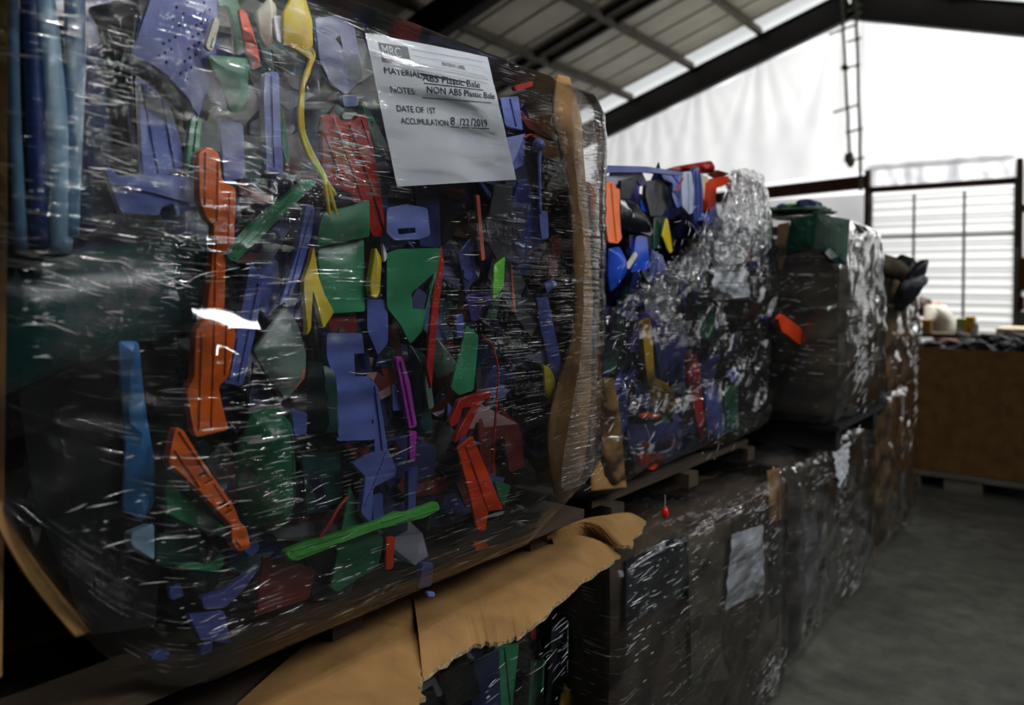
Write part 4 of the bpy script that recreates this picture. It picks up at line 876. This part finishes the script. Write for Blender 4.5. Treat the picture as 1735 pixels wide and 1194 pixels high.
cord('string', 'pale blue cord looped round the bright red knot', 'cord', 'cloud', [(1092,720),(1100,742),(1104,765),(1122,766),(1138,758),(1142,735)], -.01, .003, X2)
S('blue_tip', 'blue plastic tip at the right edge of the second bale', 'royal', [(1296,540),(1306,534),(1310,555),(1300,566)], .0, th=.02)
S('orange_tongue', 'orange tongue sticking out toward the third bale', 'redorange', [(1318,540),(1326,532),(1364,562),(1365,575),(1358,585),(1326,562)], -.1, th=.012, warp=.005)
lab2, _u = label_sheet('paper_label', 'small crumpled paper label high on the second upper bale', [(1209,424),(1262,425),(1271,503),(1208,508)], X2+.035, wave=.012)
strokes(lab2, _u, [(.15,.2,.3,.12,.02),(.15,.42,.9,.43,.006),(.2,.66,.9,.68,.008)], 'print_smudges', M['inkgrey'], .002)
board_strip('corner_board', [(1006,640),(1004,720),(1002,832)], [(1040,640),(1052,720),(1062,826)], X2+.03, M['kraft'], b2)
q = lambda x, y, X: at_x(x, y, X)
def spots(X, lst):
    o = []
    for (x, y, a, b, t, w_) in lst:
        c = at_x(x, y, X); k = (c-CAM).dot(FW)/FPX; o.append((c.y, c.z, a*k*1.6, b*k, t, w_))
    return o
crease_glints(b2, spots(X2+.06, [(1130,470,70,40,.5,1.2), (1190,400,40,50,.8,1), (1270,350,26,50,.5,1), (1290,480,20,50,.6,1), (1060,660,40,80,0,.7), (1180,680,90,80,.4,.7), (1270,620,50,60,.3,.6), (1230,720,60,30,.3,.6), (1060,560,30,40,.2,.5)]), 560, lambda u, v: Vector((X2+.062+.008*noise.noise(Vector((u*15, v*15, 0))), u, v)), 7, .008, .05, (.00022, .0006), .5)
# red tag hanging on a string
tg = empty('hanging_tag', at_x(1127,868,.03)); tag(tg, 'small bright red tag hanging on a thread below the second bale', 'tag')
bm = bmesh.new(); tube(bm, [at_x(1127,y_,.03)-tg.location for y_ in (838,850,860)], .0008, 5); obj('thread', bm, plastic(COLR['white'])).parent = tg
bm = bmesh.new(); tube(bm, [at_x(1127,y_,.03)-tg.location for y_ in (859,863,868,874,878)], [.003, .007, .0085, .007, .003], 8); obj('tag_body', bm, plastic((230, 20, 14)), None, True).parent = tg

# ================================================================== boxes: BALE 3, BALE 4 and the lower row
def boxed(parent, x0, x1, y0, y1, z0, z1, mat, name='cardboard_box', bow=.02):
    bm = bmesh.new(); box(bm, ((x0+x1)/2, (y0+y1)/2, (z0+z1)/2), (x1-x0, y1-y0, z1-z0)); bmesh.ops.subdivide_edges(bm, edges=bm.edges, cuts=14, use_grid_fill=True)
    for v in bm.verts:
        n = noise.noise(v.co*3.1)*bow; v.co += Vector((n, noise.noise(v.co*2.7+Vector((4, 4, 4)))*bow, 0))
    bmesh.ops.translate(bm, verts=bm.verts, vec=-parent.location); o = obj(name, bm, mat, None, False); o.parent = parent; return o
b3 = empty('plastic_bale', (-.4, 3.2, .84)); tag(b3, 'third upper bale, dark cardboard box in film with its corner into the aisle', 'bale', 'upper row of wrapped bales')
boxed(b3, -1.0, .08, 2.86, 3.4, .86, 1.5, M['kraft_mid'])
shell('stretch_film', -1.05, .095, 2.8, 3.45, .84, 1.58, M['film_d'], b3, r=.05, step=.018, amp=.012, bulge=.015, pinch=(.03, .06), seed=41., shear=.8)
def F3(name, col, poly, Y, **k):
    bm = bmesh.new(); c = at_y(sum(p[0] for p in poly)/len(poly), sum(p[1] for p in poly)/len(poly), Y)
    p2 = [Vector(((at_y(x, y, Y)-c).x, (at_y(x, y, Y)-c).z)) for x, y in poly]
    plate_mesh(bm, p2, [], (Vector(), Vector((1, 0, 0)), Vector((0, 0, 1)), Vector((0, -1, 0))), .006, k.get('dome', 0), .004, .02, 0, random.random()*9)
    o = obj(name, bm, k.get('mat') or plastic(COLR[col], .3)); o.location = c; return o
for nm, lb, col, poly, Y in (('green_bag', 'dark green sheet folded over the top of the third bale', 'dgreen', [(1340,372),(1395,360),(1378,420),(1330,430)], 2.78),
        ('grey_wrap', 'pale grey green wrap bulging at the top of the third bale', 'greygreen', [(1385,362),(1440,372),(1434,450),(1404,440),(1378,420)], 2.76),
        ('teal_sheet', 'dark teal pointed sheet at the top corner of the third bale', 'teal', [(1390,420),(1405,420),(1436,448),(1404,446)], 2.74)):
    o = F3(nm, col, poly, Y, dome=.015); tag(o, lb, 'plastic piece')
bm = bmesh.new(); pts = [at_y(x, y, 2.84) for x, y in ((1318,380),(1337,376),(1330,430),(1322,456),(1312,456))]
v = [bm.verts.new(p) for p in pts]; f = bm.faces.new(v); r = bmesh.ops.extrude_face_region(bm, geom=[f]); bmesh.ops.translate(bm, verts=[g for g in r['geom'] if isinstance(g, bmesh.types.BMVert)], vec=(0, .01, 0)); bmesh.ops.translate(bm, verts=bm.verts, vec=-b3.location)
o = obj('corner_board', bm, M['kraft']); o.parent = b3
for nm, lb, col, px, s in (('scrap_lump', 'green scrap lump on top of the third bale', 'lime', (1346,352), (.045, .02)), ('scrap_peak', 'dark blue peaked scrap on top of the third bale', 'indigo', (1374,350), (.05, .03)), ('scrap_lump', 'blue grey scrap bit at the left top of the third bale', 'blue2', (1326,352), (.03, .02)), ('scrap_ridge', 'long grey scrap heap along the top of the third bale', 'greygreen', (1350,360), (.14, .025))):
    bm = bmesh.new(); c = at_y(*px, 3.15); bmesh.ops.create_icosphere(bm, subdivisions=3, radius=1, matrix=Matrix.Diagonal((s[0], s[0], s[1], 1)))
    for v in bm.verts: v.co *= 1+.5*noise.noise(v.co*30)
    o = obj(nm, bm, plastic(COLR[col])); o.location = c; tag(o, lb, 'plastic piece')
b4 = empty('plastic_bale', (-.4, 4.3, .84)); tag(b4, 'farthest upper bale, pale cardboard in film with dark bags on top', 'bale', 'upper row of wrapped bales')
boxed(b4, -1.0, .045, 3.78, 4.4, .86, 1.42, M['kraft'])
shell('stretch_film', -1.05, .055, 3.72, 4.4, .84, 1.46, M['film_d'], b4, r=.06, step=.022, amp=.02, bulge=.02, pinch=(.03, .05), seed=52., shear=.8)
for nm, lb, col, px, s, rot in (('dark_bag', 'dark grey plastic bag bulging over the aisle corner of the farthest upper bale', 'char', (1540,486), (.045, .08, .12), .5), ('grey_bag', 'light grey rounded slab on the farthest upper bale', 'grey', (1546,480), (.075, .08, .035), -.6), ('crumpled_paper', 'crumpled kraft paper crown on the farthest upper bale', 'ochre', (1508,452), (.13, .1, .05), .2), ('black_tuft', 'black plastic tuft on top of the farthest upper bale', 'black', (1534,455), (.06, .06, .06), .3)):
    bm = bmesh.new(); c = at_y(*px, 3.8); bmesh.ops.create_icosphere(bm, subdivisions=4, radius=1, matrix=Matrix.Rotation(rot, 4, 'Y') @ Matrix.Diagonal((*s, 1)))
    for v in bm.verts: v.co *= 1+.35*noise.noise(v.co*14)+.12*noise.noise(v.co*40)
    o = obj(nm, bm, M['kraft_mid'] if nm[0] == 'c' else plastic(COLR[col], .45), None, True); o.location = c; tag(o, lb, 'bag' if 'bag' in nm else 'plastic piece')

l2 = empty('plastic_bale', (-.5, 1.98, 0)); tag(l2, 'nearest full lower bale, dark box in film with a long paper label', 'bale', 'lower row of wrapped bales')
boxed(l2, -1.05, -.02, 1.45, 2.47, .0, .70, M['kraft_dark'])
shell('stretch_film', -1.1, .012, 1.42, 2.51, .0, .735, M['film_c'], l2, r=.025, step=.016, amp=.008, bulge=.012, pinch=(.02, .05), seed=61., shear=.55)
for poly, m in (([(1165,905),(1236,880),(1236,1150),(1172,1160)], 'kraft_mid'), ([(1300,798),(1322,792),(1324,880),(1306,884)], 'kraft'), ([(1270,1080),(1322,1040),(1322,1130),(1258,1135)], 'kraft_mid'), ([(1060,950),(1160,905),(1165,1000),(1060,1060)], None)):
    piece('box_panel', '', '', 'char', poly, .0, -.012, th=.004, tilt=(0, 0), rnd=0, parent=l2, mat=M[m] if m else None)
lab3, _u = label_sheet('paper_label', 'long paper label on the lower bale below the second upper bale', [(1240,905),(1293,888),(1295,1000),(1229,1034)], .004, wave=.006)
strokes(lab3, _u, [(.2,.25,.8,.25,.004),(.2,.4,.7,.4,.004)], 'print_smudges', M['inkgrey'])
pal2 = empty('wooden_pallet', (-.5, 2.1, .72)); tag(pal2, 'dark pallet between the second upper bale and the box below it', 'pallet')
for x in (-.18, -.5, -.84):
    bm = bmesh.new(); box(bm, (x, 2.05, .794), (.1, 1.0, .016)); bmesh.ops.translate(bm, verts=bm.verts, vec=-pal2.location); obj('deck_board', bm, M['wood']).parent = pal2
for y in (1.62, 2.05, 2.5):
    bm = bmesh.new(); box(bm, (-.5, y, .765), (.8, .06, .04)); bmesh.ops.translate(bm, verts=bm.verts, vec=-pal2.location); obj('stringer', bm, M['wood']).parent = pal2
flap('torn_cardboard', 'crumpled torn cardboard piece on the box beside the torn flap', [(930,905),(985,880),(1030,872)], [(940,925),(1000,905),(1060,922),(1095,885)], .80, .765, M['kraft'], 7., rag=.01)
l3 = empty('plastic_bale', (-.5, 3.2, 0)); tag(l3, 'lower bale below the third upper bale with a torn white label', 'bale', 'lower row of wrapped bales')
boxed(l3, -1.05, -.06, 2.68, 3.84, .0, .70, M['kraft_dark'])
shell('stretch_film', -1.1, -.035, 2.66, 3.86, .0, .73, M['film_d'], l3, r=.07, step=.02, amp=.018, bulge=.03, pinch=(.09, .05), seed=71., shear=.6)
lab4, _u = label_sheet('paper_label', 'torn white label on the lower bale below the third upper bale', [(1410,764),(1440,748),(1436,800),(1422,826)], -.0, wave=.01)
strokes(lab4, _u, [(.2,.25,.8,.25,.004)], 'print_smudges', M['inkgrey'])
piece('box_panel', '', '', 'grey', [(1362,870),(1384,862),(1386,990),(1366,1010)], 0, -.045, parent=l3)
piece('box_panel', '', '', 'cream', [(1393,890),(1402,884),(1400,916),(1392,920)], 0, -.04, parent=l3)
pal3 = empty('wooden_pallet', (-.45, 3.2, .74)); tag(pal3, 'pallet coloured black as shadow between the third upper bale and the bale below it', 'pallet')
for x in (.04, -.4, -.84):
    bm = bmesh.new(); box(bm, (x, 3.18, .825), (.1, .7, .018)); bmesh.ops.translate(bm, verts=bm.verts, vec=-pal3.location); obj('deck_board', bm, plastic(COLR['black'], .6)).parent = pal3  # boards coloured black for the shadow under the bale
for y in (2.9, 3.46):
    bm = bmesh.new(); box(bm, (-.42, y, .776), (.98, .06, .08)); bmesh.ops.translate(bm, verts=bm.verts, vec=-pal3.location); obj('stringer', bm, plastic(COLR['black'], .6)).parent = pal3
bm = bmesh.new(); c = at_y(1470, 668, 3.62); bmesh.ops.create_icosphere(bm, subdivisions=4, radius=1, matrix=Matrix.Diagonal((.09, .05, .1, 1)))
for v in bm.verts: v.co *= 1+.35*noise.noise(v.co*16)
o = obj('dark_bag', bm, plastic(COLR['char'], .4), None, True); o.location = c; tag(o, 'dark grey bag squeezed between the third and farthest upper bales', 'bag')
l4 = empty('plastic_bale', (-.5, 4.4, 0)); tag(l4, 'farthest lower bale, ragged film at its foot near the kraft bin', 'bale', 'lower row of wrapped bales')
boxed(l4, -1.05, -.07, 4.1, 4.75, .0, .80, M['kraft'])
shell('stretch_film', -1.1, -.045, 4.06, 4.8, .0, .83, M['film_d'], l4, r=.07, step=.024, amp=.025, bulge=.04, pinch=(.06, .05), seed=81., shear=.6)

crease_glints(l1, spots(-.03, [(960,1090,40,50,.25,1), (850,1160,80,30,.1,.4)]), 60, lambda u, v: Vector((-.03, min(u, 1.3), v)), 8, .01, .06, (.0002, .0006))
crease_glints(l2, spots(.03, [(1100,960,50,50,.0,1), (1290,860,50,40,.05,1.4), (1190,940,60,60,.05,.8), (1310,1140,40,40,.1,1.2), (1090,1060,40,80,0,.6), (1240,800,80,30,0,.6), (1300,950,40,60,.1,.8)]), 340, lambda u, v: Vector((.028, max(1.44, min(u, 2.49)), max(.03, min(v, .71)))), 9, .01, .07, (.00022, .0007), .07)
crease_glints(l3, spots(.0, [(1430,880,24,120,.2,1.2), (1450,1000,20,60,.2,.7), (1390,820,40,30,.1,.5)]), 150, lambda u, v: Vector((.0, max(2.7, min(u, 3.85)), max(.05, min(v, .7)))), 10, .015, .09, (.0004, .0011), .1)
crease_glints(b3, spots(.115, [(1460,600,24,70,.35,1.5), (1460,500,24,40,.1,.8), (1455,420,24,30,0,.8)]), 260, lambda u, v: Vector((.118, min(u, 3.44), v)), 11, .02, .10, (.0005, .0013), .08)
crease_glints(b3, [(-.02, 1.33, .12, .05, .25, 1), (-.08, 1.2, .08, .1, .1, .7), (-.03, 1.05, .1, .12, 0, .6)], 70, lambda u, v: Vector((min(u, .09), 2.772, v)), 12, .01, .06, (.0004, .0012), .2)
crease_glints(b4, spots(.08, [(1550,640,8,60,.3,1)]), 60, lambda u, v: Vector((.085, min(u, 4.38), v)), 13, .02, .12, (.0008, .002), .1)
crease_glints(b4, [(.0, 1.1, .06, .2, .3, 1)], 80, lambda u, v: Vector((min(u, .05), 3.69, v)), 14, .02, .09, (.0008, .002), .1)
# ================================================================== kraft bin on its pallet
YB1 = 5.82
gb = empty('kraft_bin', (.55, 6.4, .12)); tag(gb, 'large kraft cardboard bin heaped with dark plastic at the aisle end', 'box')
bm = bmesh.new()
for c, s in (((.5, YB1, .53), (1.5, .02, .82)), ((.5, YB1+1.1, .53), (1.5, .02, .82)), ((-.25, YB1+.55, .53), (.02, 1.1, .82)), ((1.25, YB1+.55, .53), (.02, 1.1, .82)), ((.5, YB1+.55, .13), (1.5, 1.1, .02))): box(bm, c, s)
bmesh.ops.translate(bm, verts=bm.verts, vec=-gb.location); obj('bin_walls', bm, M['kraft']).parent = gb
gp = empty('wooden_pallet', (.5, 6.4, 0)); tag(gp, 'whitish pallet under the large kraft bin', 'pallet')
for y in (YB1-.02, YB1+.3, YB1+.62, YB1+.94):
    bm = bmesh.new(); box(bm, (.5, y+.03, .1), (1.56, .1, .03)); bmesh.ops.translate(bm, verts=bm.verts, vec=-gp.location); obj('deck_board', bm, M['white_wood']).parent = gp
for x in (-.2, .1, .5, 1.2):
    bm = bmesh.new(); box(bm, (x, YB1+.5, .0425), (.1 if x != .1 else .22, 1.05, .085)); bmesh.ops.translate(bm, verts=bm.verts, vec=-gp.location); obj('stringer', bm, M['white_wood']).parent = gp
rr = random.Random(4)
spots = []
for k in range(34):
    x = -.2+1.4*rr.random(); y = YB1+.06+.9*rr.random(); z = .90+.03*rr.random()+.075*math.exp(-((x-.7)/.6)**2)*(.4+.6*min(1, (y-YB1)/.4)); spots.append((x, y, z))
spots.sort(key=lambda s: s[1])
for k, (x, y, z) in enumerate(spots):
    bm = bmesh.new(); sx, sy, sz = rr.uniform(.05, .14), rr.uniform(.05, .12), rr.uniform(.025, .06)
    bmesh.ops.create_icosphere(bm, subdivisions=2, radius=1, matrix=Matrix.Rotation(rr.uniform(-.5, .5), 4, 'Y') @ Matrix.Diagonal((sx, sy, sz, 1)))
    for v in bm.verts: v.co *= 1+.5*noise.noise(v.co*18+Vector((k, 0, 0)))
    o = obj('dark_scrap', bm, plastic(COLR[rr.choice(['char', 'black', 'char', 'navy'])], .4)); o.location = (x, y, z); tag(o, 'dark grey plastic scrap in the heap on the kraft bin', 'plastic scrap', 'dark scrap heaped in the kraft bin')
for px, s, lb in (((1632,567), (.05, .04, .018), 'white oval lid lying on the dark heap in the bin'), ((1652,560), (.02, .02, .05), 'white upright cup on the dark heap in the bin')):
    bm = bmesh.new(); c = at_y(*px, YB1+.1); bmesh.ops.create_uvsphere(bm, u_segments=16, v_segments=8, radius=1, matrix=Matrix.Rotation(.2, 4, 'Y') @ Matrix.Diagonal((*s, 1)))
    o = obj('white_saucer' if s[0] > .03 else 'white_cup', bm, plastic((240, 240, 240)), None, True); o.location = c; tag(o, lb, 'plastic piece')
# work table behind with cartons, the bent worker
wt = empty('work_table', (.2, 9.2, 0)); tag(wt, 'cream topped work table behind the kraft bin', 'table')
ztab = at_y(1690, 556, 8.7).z
bm = bmesh.new(); box(bm, (.95, 9.1, ztab-.03), (1.9, .8, .06)); bmesh.ops.translate(bm, verts=bm.verts, vec=-wt.location); obj('tabletop', bm, surf('cream_board', (214, 196, 168), (228, 212, 186), 5, .6, .1)).parent = wt
for x in (.06, 1.84):
    for y in (8.76, 9.44):
        bm = bmesh.new(); box(bm, (x, y, (ztab-.06)/2), (.06, .06, ztab-.06)); bmesh.ops.translate(bm, verts=bm.verts, vec=-wt.location); obj('leg', bm, M['wood']).parent = wt
tb = empty('packing_bench', (-.6, 8.8, 0)); tag(tb, 'low packing bench in front of the bent worker', 'table')
zb = at_y(1630, 566, 8.6).z
bm = bmesh.new(); box(bm, (-.62, 8.75, zb-.02), (1.2, .5, .04)); bmesh.ops.translate(bm, verts=bm.verts, vec=-tb.location); obj('tabletop', bm, M['wood']).parent = tb
for x in (-1.16, -.08):
    for y in (8.55, 8.95):
        bm = bmesh.new(); box(bm, (x, y, (zb-.04)/2), (.06, .06, zb-.04)); bmesh.ops.translate(bm, verts=bm.verts, vec=-tb.location); obj('leg', bm, M['wood']).parent = tb
def carton(px0, px1, Y, dep, mat, label, cat='box', stripe=None):
    a = at_y(*px0, Y); b = at_y(*px1, Y); bm = bmesh.new(); c = Vector(((a.x+b.x)/2, Y+dep/2, zb)); h = a.z-zb; wdt = b.x-a.x
    box(bm, (0, 0, h/2), (wdt, dep, h)); o = obj('carton', bm, mat); o.location = c; tag(o, label, cat); bevel(o, .004)
    if stripe:
        bm = bmesh.new(); box(bm, (0, -dep/2-.001, h*.3), (wdt*.8, .004, h*.25)); obj('printed_band', bm, plastic(stripe, .5)).parent = o
    return o
carton((1620,539), (1634,564), 8.62, .12, plastic((176, 190, 110), .5), 'pale green carton left of the yellow carton on the bench', stripe=(200, 206, 190))
carton((1636,536), (1650,564), 8.6, .14, plastic((232, 190, 40), .5), 'bright yellow carton with an orange band on the bench', stripe=(230, 120, 30))
carton((1562,541), (1576,572), 8.55, .14, plastic((196, 150, 70), .5), 'tan carton on the bench under the worker\'s hands')
def body(name, chain, mat, parent, sub=2):
    """chain: list of (index of parent or None, position, radius)"""
    me = bpy.data.meshes.new(name); me.from_pydata([tuple(c[1]-parent.location) for c in chain], [(c[0], i) for i, c in enumerate(chain) if c[0] is not None], [])
    o = bpy.data.objects.new(name, me); COL.objects.link(o); o.modifiers.new('skin', 'SKIN'); s = o.modifiers.new('sub', 'SUBSURF'); s.levels = sub; s.render_levels = sub
    for i, c in enumerate(chain):
        r = c[2]; me.skin_vertices[0].data[i].radius = (r, r) if not isinstance(r, tuple) else r
    me.skin_vertices[0].data[0].use_root = True
    bpy.context.view_layer.update(); m2 = bpy.data.meshes.new_from_object(o.evaluated_get(bpy.context.evaluated_depsgraph_get())); bpy.data.objects.remove(o)
    for p in m2.polygons: p.use_smooth = True
    m2.materials.clear(); m2.materials.append(mat); o = bpy.data.objects.new(name, m2); COL.objects.link(o); o.parent = parent; return o
YP = 9.42
def pp(x, y, dy=0.): return at_y(x, y, YP+dy)
hip = pp(1612, 586); she = pp(1583, 522); hd = pp(1563, 522)
per = empty('person', (hip.x+.05, YP, 0)); tag(per, 'person in a pale shirt and dark trousers bent over the tan carton', 'person')
d = (she-hip)
foot = lambda s: Vector((hip.x+.12, YP+s, .05))
ch = [(None, hip, .13), (0, hip+d*.45, .13), (1, hip+d*.85, .145), (2, she, .10), (3, she.lerp(hd, .45)+Vector((0, 0, -.01)), .055)]
ch += [(4, hd+Vector((.02, 0, -.01)), (.075, .085)), (5, hd+Vector((-.07, 0, -.035)), (.07, .075)), (6, hd+Vector((-.12, 0, -.05)), .04)]
for s in (-1, 1):
    sh = she+Vector((-.0, s*.17, -.02)); el = pp(1580, 545, s*.2); hn = pp(1570, 548, s*.09)
    el = sh+Vector((-.02, s*.05, -.26)); hn = Vector((pp(1568, 545).x, YP-.35+s*.06, pp(1568, 543).z))
    b0 = len(ch); ch += [(2, sh, .062), (b0, el, .046), (b0+1, hn.lerp(el, .12), .032), (b0+2, hn+(hn-el).normalized()*.05, (.022, .042))]
    pb = hn+(hn-el).normalized()*.05; ax = (hn-el).normalized()
    for q in range(4):
        f0 = len(ch); o_ = Vector((0, (q-1.5)*.02, 0)); ch += [(b0+3, pb+o_+ax*.035, .0095), (f0, pb+o_+ax*(.06+.008*(q in (1, 2)))+Vector((0, 0, -.02)), .0085)]
    f0 = len(ch); ch += [(b0+3, pb+Vector((0, -s*.045, 0)), .011), (f0, pb+Vector((0, -s*.055, -.01))+ax*.03, .009)]
for s in (-1, 1):
    h = hip+Vector((0, s*.1, -.04)); kn = Vector((hip.x-.1, YP+s*.13, hip.z*.52)); an = Vector((hip.x+.06, YP+s*.13, .09)); b0 = len(ch)
    ch += [(0, h, .10), (b0, kn, .062), (b0+1, an, .042), (b0+2, an+Vector((-.14, 0, -.045)), .04)]
body('body', ch, M['skin'], per)
sc_ = [(None, hip+d*.08, .15), (0, hip+d*.45, .152), (1, hip+d*.85, .165), (2, she, .12)]
for s in (-1, 1):
    sh = she+Vector((0, s*.17, -.02)); el = sh+Vector((-.02, s*.05, -.26)); b0 = len(sc_); sc_ += [(2, sh, .078), (b0, sh.lerp(el, .6), .066)]
body('shirt', sc_, M['shirt'], per)
tr_ = [(None, hip+d*.12, .15), (0, hip, .152)]
for s in (-1, 1):
    h = hip+Vector((0, s*.1, -.04)); kn = Vector((hip.x-.1, YP+s*.13, hip.z*.52)); an = Vector((hip.x+.06, YP+s*.13, .12)); b0 = len(tr_); tr_ += [(1, h, .118), (b0, kn, .08), (b0+1, an, .062)]
body('trousers', tr_, M['pants'], per)
bm = bmesh.new(); bmesh.ops.create_uvsphere(bm, u_segments=20, v_segments=12, radius=1, matrix=Matrix.Translation(hd+Vector((.0, 0, .02))-per.location) @ Matrix.Rotation(.3, 4, 'Y') @ Matrix.Diagonal((.115, .095, .1, 1)))
for v in bm.verts: v.co += Vector((1, 1, 1))*.008*noise.noise(v.co*40)
obj('hair', bm, M['hair'], per and None, True).parent = per
# shelf with goods at the far right, past the door
sf = empty('shelf_unit', (-.4, 16, 0)); tag(sf, 'shelf unit at the far right edge past the white door', 'shelf')
def rb(name, px0, px1, Y, dep, mat, parent):
    a = at_y(*px0, Y); b = at_y(*px1, Y); bm = bmesh.new(); box(bm, ((a.x+b.x)/2, Y+dep/2, (a.z+b.z)/2), (b.x-a.x, dep, a.z-b.z))
    if parent: bmesh.ops.translate(bm, verts=bm.verts, vec=-parent.location)
    o = obj(name, bm, mat); o.parent = parent; return o
for y0 in (490, 522, 560): rb('shelf_board', (1722, y0), (1800, y0+4), 16, .6, M['wood'], sf)
rb('upright', (1719, 420), (1723, 590), 16, .06, surf('white_post', (200, 196, 190), (216, 212, 206), 4, .6, .1), sf)
for px0, px1, c, lb in (((1724,436), (1790,490), (206, 136, 62), 'orange brown carton on the top shelf at the far right'), ((1724,502), (1734,522), (190, 60, 66), 'red and grey small box on the middle shelf at the far right'), ((1726,528), (1790,560), (214, 226, 206), 'pale green white carton on the lower shelf at the far right')):
    o = rb('carton', px0, px1, 16.05, .4, plastic(c, .6), None); tag(o, lb, 'box')
